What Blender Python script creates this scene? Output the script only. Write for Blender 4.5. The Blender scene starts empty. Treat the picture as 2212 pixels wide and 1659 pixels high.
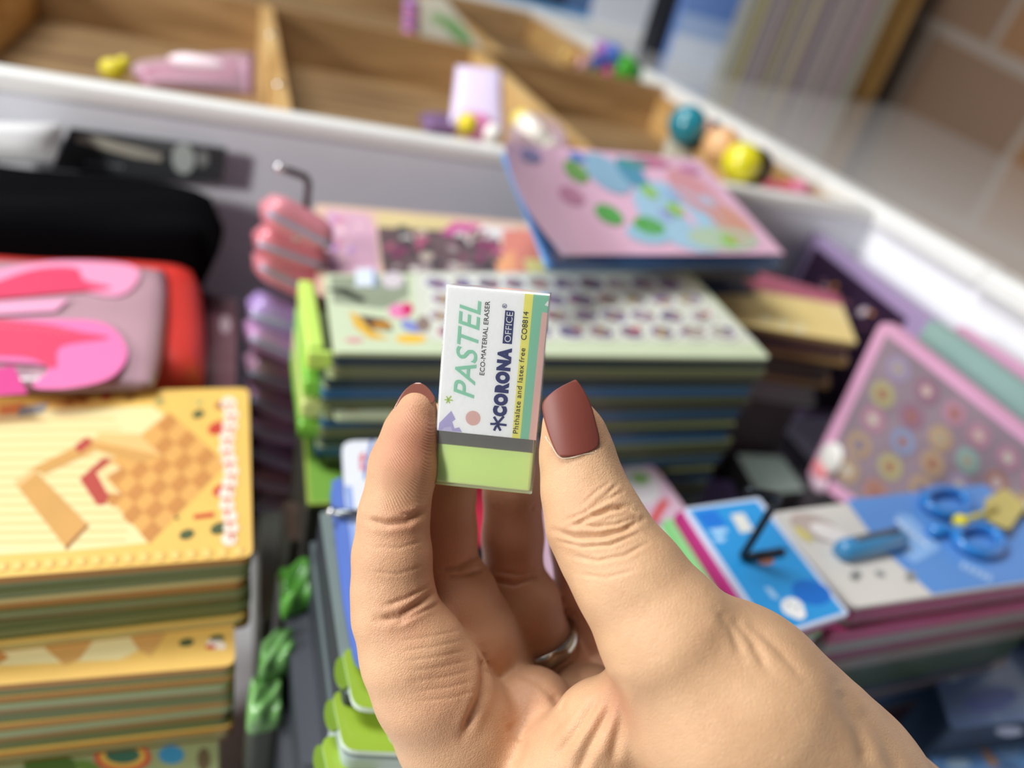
import bpy, bmesh, math, random
import numpy as np
from mathutils import Vector, Matrix
random.seed(7); np.random.seed(7)
scn = bpy.context.scene
COL = scn.collection
# ------------------------------------------------------------------ camera
F = 1600.0; CX = 1106.0; CY = 829.5; H = 0.36
XW = Vector((4075, 145, 1600)).normalized()      # world axes seen from the camera (x right, y down, z forward)
YW = Vector((-586, -1180, 1600)).normalized()
ZW = XW.cross(YW).normalized(); YW = ZW.cross(XW).normalized()
CAMLOC = Vector((0, 0, H))
def c2w_dir(v):
    v = Vector(v); return Vector((v.dot(XW), v.dot(YW), v.dot(ZW)))
cam_d = bpy.data.cameras.new('camera'); cam = bpy.data.objects.new('camera', cam_d); COL.objects.link(cam)
R_ = Matrix((c2w_dir((1, 0, 0)), c2w_dir((0, -1, 0)), c2w_dir((0, 0, -1)))).transposed()
cam.matrix_world = Matrix.Translation(CAMLOC) @ R_.to_4x4()
cam_d.sensor_width = 36; cam_d.lens = 36 * F / 2212; cam_d.clip_start = 0.01
cam_d.dof.use_dof = True; cam_d.dof.focus_distance = 0.158; cam_d.dof.aperture_fstop = 6.5
scn.camera = cam
# ------------------------------------------------------------------ world, light, exposure
w = bpy.data.worlds.new('world'); scn.world = w; w.use_nodes = True
w.node_tree.nodes['Background'].inputs[0].default_value = (0.80, 0.88, 1.0, 1)
w.node_tree.nodes['Background'].inputs[1].default_value = 0.11
def area(name, loc, target, size, power, col, sy=None):
    l = bpy.data.lights.new(name, 'AREA'); l.size = size; l.energy = power; l.color = col
    if sy: l.shape = 'RECTANGLE'; l.size_y = sy
    o = bpy.data.objects.new(name, l); COL.objects.link(o); o.location = loc
    o.rotation_euler = (Vector(target) - Vector(loc)).to_track_quat('-Z', 'Y').to_euler()
    return o
area('shop_window_light', (-1.25, -.20, .70), (0.05, 0.12, 0.28), 0.16, 21, (1.0, 0.985, 0.955), 0.3)
area('ceiling_lamp_light', (-.70, .70, 1.75), (0.15, 0.35, 0.1), 0.5, 36, (0.97, 0.985, 1.0), 1.0)
vs = scn.view_settings; vs.view_transform = 'Standard'; vs.look = 'None'; vs.gamma = 1; vs.exposure = 0.0
try: vs.use_curve_mapping = False
except Exception: pass
# ------------------------------------------------------------------ pixel -> place helpers
def ray(px, py): return c2w_dir(((px - CX) / F, (py - CY) / F, 1.0))
def Pd(px, py, d): return CAMLOC + ray(px, py) * d
def Pz(px, py, z): r = ray(px, py); return CAMLOC + r * ((z - H) / r.z)
def Px(px, py, x): r = ray(px, py); return CAMLOC + r * (x / r.x)
def Py(px, py, y): r = ray(px, py); return CAMLOC + r * (y / r.y)
# ------------------------------------------------------------------ materials
def srgb(c):
    if isinstance(c, str): c = tuple(int(c[i:i+2], 16) / 255 for i in (0, 2, 4))
    return tuple((x / 12.92 if x <= 0.04045 else ((x + 0.055) / 1.055) ** 2.4) for x in c)
MC = {}
def mat(c, rough=0.5, metal=0.0, coat=0.0, noise=0.0, nscale=60, bump=0.0, bscale=200, sub=0.0, name=None, trans=0.0):
    key = (c, rough, metal, coat, noise, nscale, bump, bscale, sub, trans)
    if key in MC: return MC[key]
    m = bpy.data.materials.new(name or ('paint_' + str(c))); m.use_nodes = True
    nt = m.node_tree; b = nt.nodes['Principled BSDF']; col = srgb(c) + (1,)
    b.inputs['Base Color'].default_value = col; b.inputs['Roughness'].default_value = rough
    b.inputs['Metallic'].default_value = metal; b.inputs['Coat Weight'].default_value = coat
    b.inputs['Transmission Weight'].default_value = trans
    if sub: b.inputs['Subsurface Weight'].default_value = sub; b.inputs['Subsurface Scale'].default_value = 0.003
    tc = nt.nodes.new('ShaderNodeTexCoord')
    n = nt.nodes.new('ShaderNodeTexNoise'); n.inputs['Scale'].default_value = nscale; n.inputs['Detail'].default_value = 3
    nt.links.new(tc.outputs['Object'], n.inputs['Vector'])
    mx = nt.nodes.new('ShaderNodeMix'); mx.data_type = 'RGBA'; mx.blend_type = 'MULTIPLY'
    mx.inputs[0].default_value = noise or 0.06
    mx.inputs[6].default_value = col
    nt.links.new(n.outputs['Fac'], mx.inputs[7]); nt.links.new(mx.outputs[2], b.inputs['Base Color'])
    if bump:
        n2 = nt.nodes.new('ShaderNodeTexNoise'); n2.inputs['Scale'].default_value = bscale
        nt.links.new(tc.outputs['Object'], n2.inputs['Vector'])
        bp = nt.nodes.new('ShaderNodeBump'); bp.inputs['Strength'].default_value = bump; bp.inputs['Distance'].default_value = 0.001
        nt.links.new(n2.outputs['Fac'], bp.inputs['Height']); nt.links.new(bp.outputs['Normal'], b.inputs['Normal'])
    MC[key] = m; return m
def film(c=(1, 1, 1), op=0.12, rough=0.12):
    key = ('film', c, op)
    if key in MC: return MC[key]
    m = bpy.data.materials.new('clear_film'); m.use_nodes = True; nt = m.node_tree; nt.nodes.clear()
    o = nt.nodes.new('ShaderNodeOutputMaterial'); t = nt.nodes.new('ShaderNodeBsdfTransparent')
    t.inputs[0].default_value = tuple(srgb(c)) + (1,)
    g = nt.nodes.new('ShaderNodeBsdfPrincipled'); g.inputs['Roughness'].default_value = rough; g.inputs['Base Color'].default_value = tuple(srgb(c)) + (1,)
    mx = nt.nodes.new('ShaderNodeMixShader'); fr = nt.nodes.new('ShaderNodeFresnel'); fr.inputs[0].default_value = 1.35
    ad = nt.nodes.new('ShaderNodeMath'); ad.operation = 'ADD'; ad.inputs[1].default_value = op
    nt.links.new(fr.outputs[0], ad.inputs[0]); nt.links.new(ad.outputs[0], mx.inputs[0])
    nt.links.new(t.outputs[0], mx.inputs[1]); nt.links.new(g.outputs[0], mx.inputs[2]); nt.links.new(mx.outputs[0], o.inputs[0])
    MC[key] = m; return m
def wood(c1='b8935e', c2='8a6338', scale=6.0, axis=(1, 8, 1)):
    key = ('wood', c1, c2, axis)
    if key in MC: return MC[key]
    m = bpy.data.materials.new('pine_wood'); m.use_nodes = True; nt = m.node_tree; b = nt.nodes['Principled BSDF']
    b.inputs['Roughness'].default_value = 0.55
    tc = nt.nodes.new('ShaderNodeTexCoord'); mp = nt.nodes.new('ShaderNodeMapping'); mp.inputs['Scale'].default_value = axis
    n = nt.nodes.new('ShaderNodeTexNoise'); n.inputs['Scale'].default_value = scale; n.inputs['Detail'].default_value = 5; n.inputs['Distortion'].default_value = 0.8
    r = nt.nodes.new('ShaderNodeValToRGB'); r.color_ramp.elements[0].position = .35; r.color_ramp.elements[1].position = .65
    r.color_ramp.elements[0].color = srgb(c2) + (1,); r.color_ramp.elements[1].color = srgb(c1) + (1,)
    nt.links.new(tc.outputs['Object'], mp.inputs[0]); nt.links.new(mp.outputs[0], n.inputs['Vector'])
    nt.links.new(n.outputs['Fac'], r.inputs[0]); nt.links.new(r.outputs[0], b.inputs['Base Color'])
    MC[key] = m; return m
# ------------------------------------------------------------------ object helpers
def tag(o, label=None, cat=None, group=None, kind=None):
    if label: o['label'] = label
    if cat: o['category'] = cat
    if group: o['group'] = group
    if kind: o['kind'] = kind
    return o
def empty(name, loc, label, cat, group=None):
    o = bpy.data.objects.new(name, None); COL.objects.link(o); o.location = loc; o.empty_display_size = .01
    return tag(o, label, cat, group)
class MB:
    """collects geometry in world space; build() links it as one mesh object whose origin is its base centre"""
    def __init__(s): s.v = []; s.f = []; s.m = []; s.mats = []
    def mi(s, m):
        if m not in s.mats: s.mats.append(m)
        return s.mats.index(m)
    def add(s, vs, fs, m):
        k = len(s.v); s.v += [Vector(v) for v in vs]; i = s.mi(m)
        for f in fs: s.f.append([k + a for a in f]); s.m.append(i)
    def prism(s, pts, off, m, side=None):
        """pts polygon (top), off vector to the bottom polygon"""
        n = len(pts); pts = [Vector(p) for p in pts]; off = Vector(off)
        s.add(pts, [list(range(n))], m)
        s.add(pts + [p + off for p in pts], [[i, i + n, (i + 1) % n + n, (i + 1) % n] for i in range(n)] + [list(range(2 * n - 1, n - 1, -1))], side or m)
    def box(s, a, b, m):
        x0, y0, z0 = a; x1, y1, z1 = b
        s.add([(x0,y0,z0),(x1,y0,z0),(x1,y1,z0),(x0,y1,z0),(x0,y0,z1),(x1,y0,z1),(x1,y1,z1),(x0,y1,z1)],
              [[3,2,1,0],[4,5,6,7],[0,1,5,4],[1,2,6,5],[2,3,7,6],[3,0,4,7]], m)
    def tube(s, pts, r, m, n=12, closed=False):
        pts = [Vector(p) for p in pts]; rings = []
        up = Vector((0.31, 0.2, 0.93)); N = len(pts)
        for i, p in enumerate(pts):
            a = pts[(i - 1) % N] if (i > 0 or closed) else p; b = pts[(i + 1) % N] if (i < N - 1 or closed) else p
            t = (b - a).normalized(); u = t.cross(up)
            if u.length < .1: u = t.cross(Vector((1, 0, 0)))
            u.normalize(); w_ = t.cross(u)
            rr = r[i] if isinstance(r, (list, tuple)) else r
            rings.append([p + (u * math.cos(k * 2 * math.pi / n) + w_ * math.sin(k * 2 * math.pi / n)) * rr for k in range(n)])
        vs_ = [q for g in rings for q in g]; fs = []
        for i in range(N if closed else N - 1):
            j = (i + 1) % N
            for k in range(n): fs.append([i * n + k, i * n + (k + 1) % n, j * n + (k + 1) % n, j * n + k])
        if not closed: fs += [list(range(n - 1, -1, -1)), [(N - 1) * n + k for k in range(n)]]
        s.add(vs_, fs, m)
    def ball(s, c, r, m, sc=(1, 1, 1), n=20):
        c = Vector(c); vs_ = []; fs = []
        for i in range(n // 2 + 1):
            th = math.pi * i / (n // 2)
            for k in range(n):
                ph = 2 * math.pi * k / n
                vs_.append(c + Vector((r * sc[0] * math.sin(th) * math.cos(ph), r * sc[1] * math.sin(th) * math.sin(ph), r * sc[2] * math.cos(th))))
        for i in range(n // 2):
            for k in range(n): fs.append([i * n + k, (i + 1) * n + k, (i + 1) * n + (k + 1) % n, i * n + (k + 1) % n])
        s.add(vs_, fs, m)
    def grid(s, fn, nu, nv, m, flip=False):
        vs_ = [fn(i / nu, j / nv) for j in range(nv + 1) for i in range(nu + 1)]
        fs = [[j * (nu + 1) + i, j * (nu + 1) + i + 1, (j + 1) * (nu + 1) + i + 1, (j + 1) * (nu + 1) + i] for j in range(nv) for i in range(nu)]
        if flip: fs = [f[::-1] for f in fs]
        s.add(vs_, fs, m)
    def build(s, name, parent=None, smooth=False, bevel=0.0, origin=None, merge=False):
        if origin is None:
            xs = [v.x for v in s.v]; ys = [v.y for v in s.v]; zs = [v.z for v in s.v]
            origin = Vector(((min(xs) + max(xs)) / 2, (min(ys) + max(ys)) / 2, min(zs)))
            if parent is not None: origin = parent.location.copy() if parent.parent is None else parent.parent.location + parent.location
        origin = Vector(origin)
        me = bpy.data.meshes.new(name); me.from_pydata([tuple(v - origin) for v in s.v], [], s.f)
        for m in s.mats: me.materials.append(m)
        me.polygons.foreach_set('material_index', s.m)
        if smooth: me.polygons.foreach_set('use_smooth', [True] * len(s.f))
        me.update()
        bm = bmesh.new(); bm.from_mesh(me)
        if merge or smooth: bmesh.ops.remove_doubles(bm, verts=bm.verts, dist=1e-6)
        if merge or smooth: bmesh.ops.recalc_face_normals(bm, faces=bm.faces)
        bm.to_mesh(me); bm.free()
        o = bpy.data.objects.new(name, me); COL.objects.link(o)
        if parent is not None: o.parent = parent; o.location = origin - (parent.location if parent.parent is None else parent.parent.location + parent.location)
        else: o.location = origin
        if bevel:
            bv = o.modifiers.new('bevel', 'BEVEL'); bv.width = bevel; bv.segments = 2; bv.limit_method = 'ANGLE'
        return o
def ell(cx, cy, rx, ry=None, rot=0, n=20):
    ry = ry or rx; c, s = math.cos(math.radians(rot)), math.sin(math.radians(rot))
    return [(cx + rx * math.cos(a) * c - ry * math.sin(a) * s, cy + rx * math.cos(a) * s + ry * math.sin(a) * c) for a in [2 * math.pi * k / n for k in range(n)]]
def ccw(pts):
    a = sum(pts[i].x * pts[(i + 1) % len(pts)].y - pts[(i + 1) % len(pts)].x * pts[i].y for i in range(len(pts)))
    return pts if a > 0 else pts[::-1]
def rnd(pts, r=.004, n=4):
    out = []; N = len(pts)
    for i, p in enumerate(pts):
        a = pts[i - 1] - p; b = pts[(i + 1) % N] - p
        q = min(r, a.length * .4, b.length * .4); a = p + a.normalized() * q; b = p + b.normalized() * q
        for k in range(n + 1):
            t = k / n; out.append(a * (1 - t) ** 2 + p * 2 * t * (1 - t) + b * t * t)
    return out
def spl(pts, n=6):
    out = []; N_ = len(pts)
    for i in range(N_):
        p0, p1, p2, p3 = [np.array(pts[(i + k) % N_], float) for k in (-1, 0, 1, 2)]
        for k in range(n):
            t = k / n; out.append(tuple(.5 * ((2 * p1) + (-p0 + p2) * t + (2 * p0 - 5 * p1 + 4 * p2 - p3) * t * t + (-p0 + 3 * p1 - 3 * p2 + p3) * t ** 3)))
    return out
def quad_map(c):      # c: TL,TR,BR,BL pixel corners -> bilinear (u right, v down)
    def f(u, v):
        return ((c[0][0] * (1 - u) + c[1][0] * u) * (1 - v) + (c[3][0] * (1 - u) + c[2][0] * u) * v,
                (c[0][1] * (1 - u) + c[1][1] * u) * (1 - v) + (c[3][1] * (1 - u) + c[2][1] * u) * v)
    return f
def card(name, px, z, t, top, side, prints=(), r=.003, label=None, cat=None, group=None, parent=None, filmwrap=False):
    """flat pack lying at height z (its top), thickness t; px outline and prints in picture coordinates of that plane"""
    b = MB(); P = rnd(ccw([Vector(Pz(x, y, z)) for x, y in px]), r)
    b.prism(P, (0, 0, -t), top, side)
    e = 0
    for poly, m in prints:
        e += 1
        q = ccw([Vector(Pz(x, y, z)) + Vector((0, 0, .00003 + .000004 * e)) for x, y in poly])
        b.add(q, [list(range(len(q)))], m)
    if 0:
        b.add([p + Vector((0, 0, .0012)) for p in P], [list(range(len(P)))], film())
    o = b.build(name, parent)
    return tag(o, label, cat, group)
def copy_to(o, loc, rz=0, label=None, group=None, mats=None):
    c = o.copy(); COL.objects.link(c); c.location = loc; c.rotation_euler = (0, 0, rz)
    if mats:
        c.data = o.data.copy()
        for i, m in enumerate(mats):
            if i < len(c.data.materials): c.data.materials[i] = m
    if label: c['label'] = label
    if group: c['group'] = group
    return c
def pile(base, n, t, jit=.0015, label=None, group=None, gap=0.0, sides=None):
    """n more cards under base, each its own object"""
    out = []
    for k in range(1, n + 1):
        loc = base.location + Vector((random.uniform(-jit, jit), random.uniform(-jit, jit) , -k * (t + gap)))
        c = copy_to(base, loc, random.uniform(-.012, .012), label, group)
        if sides:
            c.data = sides[k % len(sides)]
        out.append(c)
    return out
def recol(o, mats):
    d = o.data.copy()
    for i, m in enumerate(mats): d.materials[i] = m
    return d
# ================================================================== display table with bins
LEDGE_Y = 0.51; SIDE_X = 0.546; RIM = 0.22; FAR_Y = 1.50; MID_Y = 0.93
WHITE = mat('f2f2ee', .35, coat=.3); GREY = mat('d8d8de', .6, bump=.1); LAV = mat('e2e3ea', .5)
PANELW = mat('fbfcff', .45)
tbl = empty('display_table', (0.1, .5, 0), 'grey display table board that the piles of packs stand on', 'display table')
b = MB(); b.box((-.75, -.25, -.02), (SIDE_X, LEDGE_Y, 0), GREY); b.build('table_board', tbl)
top_tbl = tbl
sdp = empty('side_board', (SIDE_X + .008, .5, 0), 'white side board with rounded white trim running diagonally at the right', 'board')
bin_u = empty('bin_tray', (-.1, .9, 0), 'tray of open wooden bins with a white rim behind the packs', 'bin tray')
tbl = bin_u
b = MB(); b.box((-.75, LEDGE_Y, .0005), (SIDE_X - .0005, LEDGE_Y + .012, RIM - .012), LAV); b.build('front_panel', tbl)
b = MB(); b.box((-.75, LEDGE_Y - .004, RIM - .012), (SIDE_X, LEDGE_Y + .012, RIM), WHITE); b.build('ledge_trim', tbl, bevel=.003)
b = MB(); b.box((SIDE_X, -.25, 0), (SIDE_X + .016, FAR_Y, RIM - .014), PANELW); b.build('side_panel', sdp)
def trim(y0, y1, dx=0, nm='side_trim'):
    b = MB(); b.box((SIDE_X - .006 + dx, y0, RIM - .014), (SIDE_X + .020 + dx, y1, RIM + .004), WHITE); b.build(nm, sdp, bevel=.004)
trim(.385, .72); trim(.7215, FAR_Y); trim(-.25, .384, -.0025)
FLOORZ = RIM - .06
W1 = wood('a98a60', '7d6040', 5, (1.2, 9, 9)); W2 = wood('d9b478', 'bb8f52', 5, (9, 1.2, 9))
b = MB(); b.box((-.75, LEDGE_Y + .012, FLOORZ - .012), (SIDE_X, FAR_Y, FLOORZ), W1); b.build('bin_floor', tbl)
def wd(a, c, nm, m=W1): b = MB(); b.box(a, c, m); return b.build(nm, tbl, bevel=.001)
for x in (.026, .268): wd((x, LEDGE_Y + .012, FLOORZ), (x + .013, MID_Y, RIM - .004), 'bin_divider', W2)
for x in (-.28, .30): wd((x, MID_Y + .012, FLOORZ), (x + .013, FAR_Y, RIM - .002), 'bin_divider', W2)
wd((-.20, LEDGE_Y + .012, FLOORZ), (-.187, MID_Y, RIM - .004), 'bin_divider', W2)
wd((-.75, MID_Y, FLOORZ), (SIDE_X, MID_Y + .012, RIM - .002), 'bin_back_board', wood('b08e62', '8a6a42', 5, (1.2, 9, 9)))
wd((-.75, FAR_Y - .008, FLOORZ), (SIDE_X - .013, FAR_Y, RIM - .006), 'bin_far_board')
wd((SIDE_X - .012, LEDGE_Y + .012, FLOORZ), (SIDE_X - .0005, FAR_Y, RIM - .014), 'bin_side_board', W2)
b = MB(); b.box((-.75, FAR_Y + .0005, 0), (SIDE_X + .3, FAR_Y + .012, RIM + .004), WHITE); b.build('back_trim', tbl, bevel=.003)
SC = mat('d8d8d8', .25, 1.0)
for yy in (.60, .78): 
    b = MB(); b.ball((.0325, yy, RIM - .004), .004, SC, (1, 1, .5)); b.build('screw', tbl, smooth=True)
# ---- shelf beyond with booklets, floor and tiled wall
sh = empty('book_shelf', (.9, 1.2, 0), 'glossy white shelf with wooden end panel beyond the bins', 'shelf')
GW = mat('cfcdca', .16, coat=.6, noise=.05)
b = MB(); b.box((SIDE_X + .021, -.25, RIM - .03), (1.35, FAR_Y - .001, RIM - .006), GW); b.box((.86, FAR_Y - .001, RIM - .03), (1.35, 1.64, RIM - .006), GW); b.build('shelf_board', sh)
b = MB()
p0 = Pz(1832, 205, RIM - .006)
b.box((p0.x, p0.y - .02, RIM - .006), (p0.x + .05, 1.64, RIM + .50), wood('c19a58', 'a37d42', 4, (9, 9, 1.2))); tag(b.build('end_panel'), 'tan wooden upright panel at the right end of the booklets', 'panel')
def terracotta():
    m = bpy.data.materials.new('terracotta_tile'); m.use_nodes = True; nt = m.node_tree; bs = nt.nodes['Principled BSDF']
    tc = nt.nodes.new('ShaderNodeTexCoord'); mp = nt.nodes.new('ShaderNodeMapping')
    mp.name = 'tile_map'
    br = nt.nodes.new('ShaderNodeTexBrick'); br.inputs['Scale'].default_value = 1; br.offset = .5
    br.inputs['Brick Width'].default_value = .42; br.inputs['Row Height'].default_value = .30; br.inputs['Mortar Size'].default_value = .012
    br.inputs['Color1'].default_value = srgb('76675c') + (1,); br.inputs['Color2'].default_value = srgb('946a42') + (1,); br.inputs['Mortar'].default_value = srgb('a0968c') + (1,)
    n = nt.nodes.new('ShaderNodeTexNoise'); n.inputs['Scale'].default_value = 3.5; n.inputs['Detail'].default_value = 3
    mx = nt.nodes.new('ShaderNodeMix'); mx.data_type = 'RGBA'; mx.blend_type = 'MIX'
    r = nt.nodes.new('ShaderNodeMath'); r.operation = 'MULTIPLY'; r.inputs[1].default_value = .55
    mx.inputs[7].default_value = srgb('7a6353') + (1,)
    nt.links.new(tc.outputs['UV'], mp.inputs[0]); nt.links.new(mp.outputs[0], br.inputs['Vector'])
    nt.links.new(tc.outputs['Object'], n.inputs['Vector']); nt.links.new(n.outputs['Fac'], r.inputs[0])
    nt.links.new(r.outputs[0], mx.inputs[0]); nt.links.new(br.outputs['Color'], mx.inputs[6]); nt.links.new(mx.outputs[2], bs.inputs['Base Color'])
    bs.inputs['Roughness'].default_value = .45
    return m
TER = terracotta()
wa = Pz(1832, 205, RIM - .03); wb = Pz(2300, 447, RIM - .03)
dirw = (wb - wa); dirw.z = 0; dirw.normalize()
a0 = wa - dirw * 1.2; a1 = wa + dirw * 2.0; nrm = Vector((-dirw.y, dirw.x, 0)); nrm = nrm if nrm.x > 0 else -nrm
b = MB()
q = [Vector((a0.x, a0.y, -.75)), Vector((a1.x, a1.y, -.75)), Vector((a1.x, a1.y, 1.6)), Vector((a0.x, a0.y, 1.6))]
b.add(q + [p + nrm * .05 for p in q], [[0, 1, 2, 3], [7, 6, 5, 4], [0, 4, 5, 1], [1, 5, 6, 2], [2, 6, 7, 3], [3, 7, 4, 0]], TER)
o = b.build('wall_right'); tag(o, kind='structure')
def wuv(px, py):
    r = ray(px, py); n2 = nrm; k = (a0 - CAMLOC).dot(n2) / r.dot(n2); p = CAMLOC + r * k; return Vector(((p - a0).dot(dirw), p.z, 0))
ua, ub, uc = wuv(1935, 14), wuv(2200, 146), wuv(2190, 320)
th_ = math.atan2(ub.y - ua.y, ub.x - ua.x); mpn = TER.node_tree.nodes['tile_map']; mpn.vector_type = 'POINT'
cs, sn = math.cos(-th_), math.sin(-th_)
mpn.inputs['Rotation'].default_value = (0, 0, -th_); mpn.inputs['Location'].default_value = (-(cs * uc.x - sn * uc.y) + .42 * 6, -(sn * ua.x + cs * ua.y) + .30 * 4, 0)
uvl = o.data.uv_layers.new(name='UVMap')
for li, lp in enumerate(o.data.loops):
    v = o.data.vertices[lp.vertex_index].co + o.location
    uvl.data[li].uv = ((v - a0).dot(dirw), v.z)
b = MB(); b.box((-2.5, -2, -.80), (3.0, 4.0, -.75), mat('8d8278', .5)); tag(b.build('floor'), kind='structure')
b = MB(); b.box((-2.5, 2.6, -.75), (3.0, 2.65, 1.6), mat('b9b6ae', .8)); tag(b.build('wall_back'), kind='structure')
# legs of the table and shelf feet so that both stand on the floor
LEGM = mat('d8d8d6', .4)
for x in (-.72, SIDE_X - .03):
    for y in (-.22, FAR_Y - .05):
        b = MB(); b.box((x, y, -.75), (x + .03, y + .03, -.02 if y < LEDGE_Y else FLOORZ - .012), LEGM); b.build('leg', top_tbl if y < LEDGE_Y else tbl)
for x in (.62, 1.0): 
    b = MB(); b.box((x, 0, -.75), (x + .05, 1.0, RIM - .03), LEGM); b.build('shelf_support', sh)
# ---- booklets on the shelf
bl = Pz(1568, 168, RIM - .006); br_ = Pz(1828, 214, RIM - .006)
cols = ['8f8e80', 'c9c48c', '9a96a0', 'a8a2a8', 'b3a9ae', '8d888c', 'bdb98f', 'a59fa8', '9b959c', 'd0cba4', 'a79aa2', '8b8690', 'b7b0b6', 'a0989f', 'c6c2bc', '9d8f98', 'a9a7a9', 'b4adb3', 'c2a8ae', '99939a', 'b5b6a2', 'aeb3ae']
N = len(cols)
for i in range(N):
    t = i / N; p = bl.lerp(br_, t); p2 = bl.lerp(br_, (i + .93) / N)
    b = MB(); hh = .27 + .01 * ((i * 7) % 4)
    b.box((p.x, min(p.y, 1.34) , RIM - .006), (p2.x, p.y + .04, RIM - .006 + hh), mat(cols[i], .3, coat=.3))
    tag(b.build('booklet', bevel=.0008), 'thin upright booklet with a pale spine in the row on the white shelf', 'book', 'thin booklets in a row on the white shelf')
# blue boxed item, black pack and further packs on the shelf
q0 = Pz(1448, 105, RIM - .006); q1 = Pz(1556, 150, RIM - .006)
BY = q1.y; X0 = Py(1448, 105, BY).x; X1 = Py(1560, 150, BY).x
g = MB(); g.box((X0, BY, RIM - .006), (X1 - .004, BY + .06, RIM + .30), mat('6f93d6', .3, coat=.5))
g.box((X0 - .001, BY - .002, RIM - .006), (X1 - .003, BY - .0005, RIM + .035), mat('dfe8f6', .4)); g.box((X0 - .001, BY - .0015, RIM + .035), (X1 - .003, BY - .0005, RIM + .07), mat('a9c2ea', .4))
g.box((X1 - .012, BY - .003, RIM + .0), (X1 - .003, BY - .0005, RIM + .30), mat('3a62b8', .3))
tag(g.build('box'), 'blue carton with a pale bottom edge left of the booklets', 'box')
g = MB(); k0 = Pz(1408, 88, RIM - .006); g.box((Py(1408, 88, BY + .02).x, BY + .02, RIM - .006), (X0 - .003, BY + .06, RIM + .30), mat('17191f', .4))
tag(g.build('box'), 'black box standing between the white partition and blue carton', 'box')
g = MB(); k1 = Pz(1338, 80, RIM + .004); g.box((k1.x + .012, FAR_Y + .013, RIM - .006), (k0.x - .004, FAR_Y + .14, RIM + .4), mat('dfe3ea', .4))
tag(g.build('partition'), 'plain white upright partition beside the black box', 'partition')
g = MB(); e0 = Py(1070, 28, FAR_Y + .02); e1 = Py(1330, 62, FAR_Y + .02)
g.box((e0.x, FAR_Y + .014, -.02), (e1.x, FAR_Y + .12, RIM + .012), mat('69ace0', .35, coat=.4))
g.box((e0.x, FAR_Y + .02, RIM + .012), (e1.x - .12, FAR_Y + .12, RIM + .30), mat('2b3b55', .35))
g.box((e1.x - .12, FAR_Y + .02, RIM + .012), (e1.x, FAR_Y + .12, RIM + .30), mat('5f7fae', .35, noise=.5, nscale=20))
tag(g.build('box'), 'blue and navy carton behind the far white rim of the bins', 'box')
# ================================================================== things in the bins
def onbin(px, py, y): 
    p = Py(px, py, y); return p
YE = mat('d8c92a', .4); PK = mat('e26a9a', .4); 
# bin left : pink pack in clear bag + yellow toy
g = MB()
c0 = [(285, 150), (545, 118), (548, 205), (300, 175)]
pk = empty('toy_pack', Py(420, 175, .60), 'clear pack with a pink and white toy in the left bin', 'toy pack')
def soft(b, pts, h, m, n=14):   # puffy cushion over a 4-corner world quad
    A, B, C, D = [Vector(p) for p in pts]
    nn = (B - A).cross(D - A).normalized()
    if nn.z < 0: nn = -nn
    def f(sgn):
        def g_(u, v):
            p = (A * (1 - u) + B * u) * (1 - v) + (D * (1 - u) + C * u) * v
            k = (1 - abs(2 * u - 1) ** 3) * (1 - abs(2 * v - 1) ** 3)
            return p + nn * sgn * h * .5 * math.sqrt(max(k, 0))
        return g_
    b.grid(f(1), n, n, m); b.grid(f(-1), n, n, m, True)
g = MB(); soft(g, [Py(280, 140, .64), Py(548, 112, .64), Py(552, 208, .60), Py(300, 180, .60)], .012, film((.95, .85, .9), .25)); g.build('bag', pk, smooth=True)
g = MB(); soft(g, [Py(300, 150, .645), Py(520, 128, .645), Py(525, 190, .605), Py(330, 175, .605)], .012, mat('d9638f', .45, noise=.7, nscale=90)); g.build('toy', pk, smooth=True)
g = MB(); g.ball(Py(430, 150, .625) + Vector((0, 0, .004)), .014, mat('f1dbe2', .4), (1.5, .7, .45)); g.build('toy_head', pk, smooth=True)
g = MB(); p = Py(245, 150, .60); g.ball(p, .009, YE, (1, .8, .8)); g.ball(p + Vector((.006, .004, .004)), .005, YE)
tag(g.build('toy_charm', smooth=True), 'small yellow toy charm beside the pink pack in the left bin', 'toy')
# bin centre
pk = empty('toy_pack', Py(1030, 270, .56), 'clear pack holding a pink charm with a yellow star, centre bin', 'toy pack')
g = MB(); soft(g, [Py(985, 140, .62), Py(1085, 150, .62), Py(1090, 300, .55), Py(970, 275, .55)], .014, film((.92, .86, .97), .35)); g.build('bag', pk, smooth=True)
g = MB(); soft(g, [Py(995, 150, .63), Py(1060, 155, .63), Py(1050, 250, .58), Py(985, 240, .58)], .006, mat('b9a3bd', .5, noise=.5, nscale=80)); g.build('paper_insert', pk, smooth=True)
g = MB(); g.ball(Py(1030, 275, .545), .013, mat('ee8cc0', .4), (1, .8, .8)); g.build('charm', pk, smooth=True)
g = MB(); g.ball(Py(1010, 268, .54), .008, mat('ecd62e', .4)); g.build('star', pk, smooth=True)
g = MB(); g.ball(Py(1062, 290, .538), .008, mat('f4efe8', .4)); g.build('bow', pk, smooth=True)
g = MB(); soft(g, [Py(905, 250, .58), Py(990, 255, .58), Py(985, 290, .545), Py(915, 280, .545)], .012, mat('8c6a96', .5, noise=.6, nscale=110))
tag(g.build('toy_charm', smooth=True), 'crumpled purple packet behind the white ledge in the centre bin', 'toy')
g = MB(); g.tube([Py(1128, 262, .57), Py(1150, 285, .56), Py(1180, 315, .55)], [.009, .0095, .009], mat('f3ecdf', .35, coat=.4), 16)
g.ball(Py(1128, 262, .57), .009, mat('ecdc5a', .4)); g.ball(Py(1180, 315, .55), .009, mat('f3ecdf', .35, coat=.4))
tag(g.build('toy_tube', smooth=True), 'small white tube with a yellow end by the light divider', 'tube')
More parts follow.
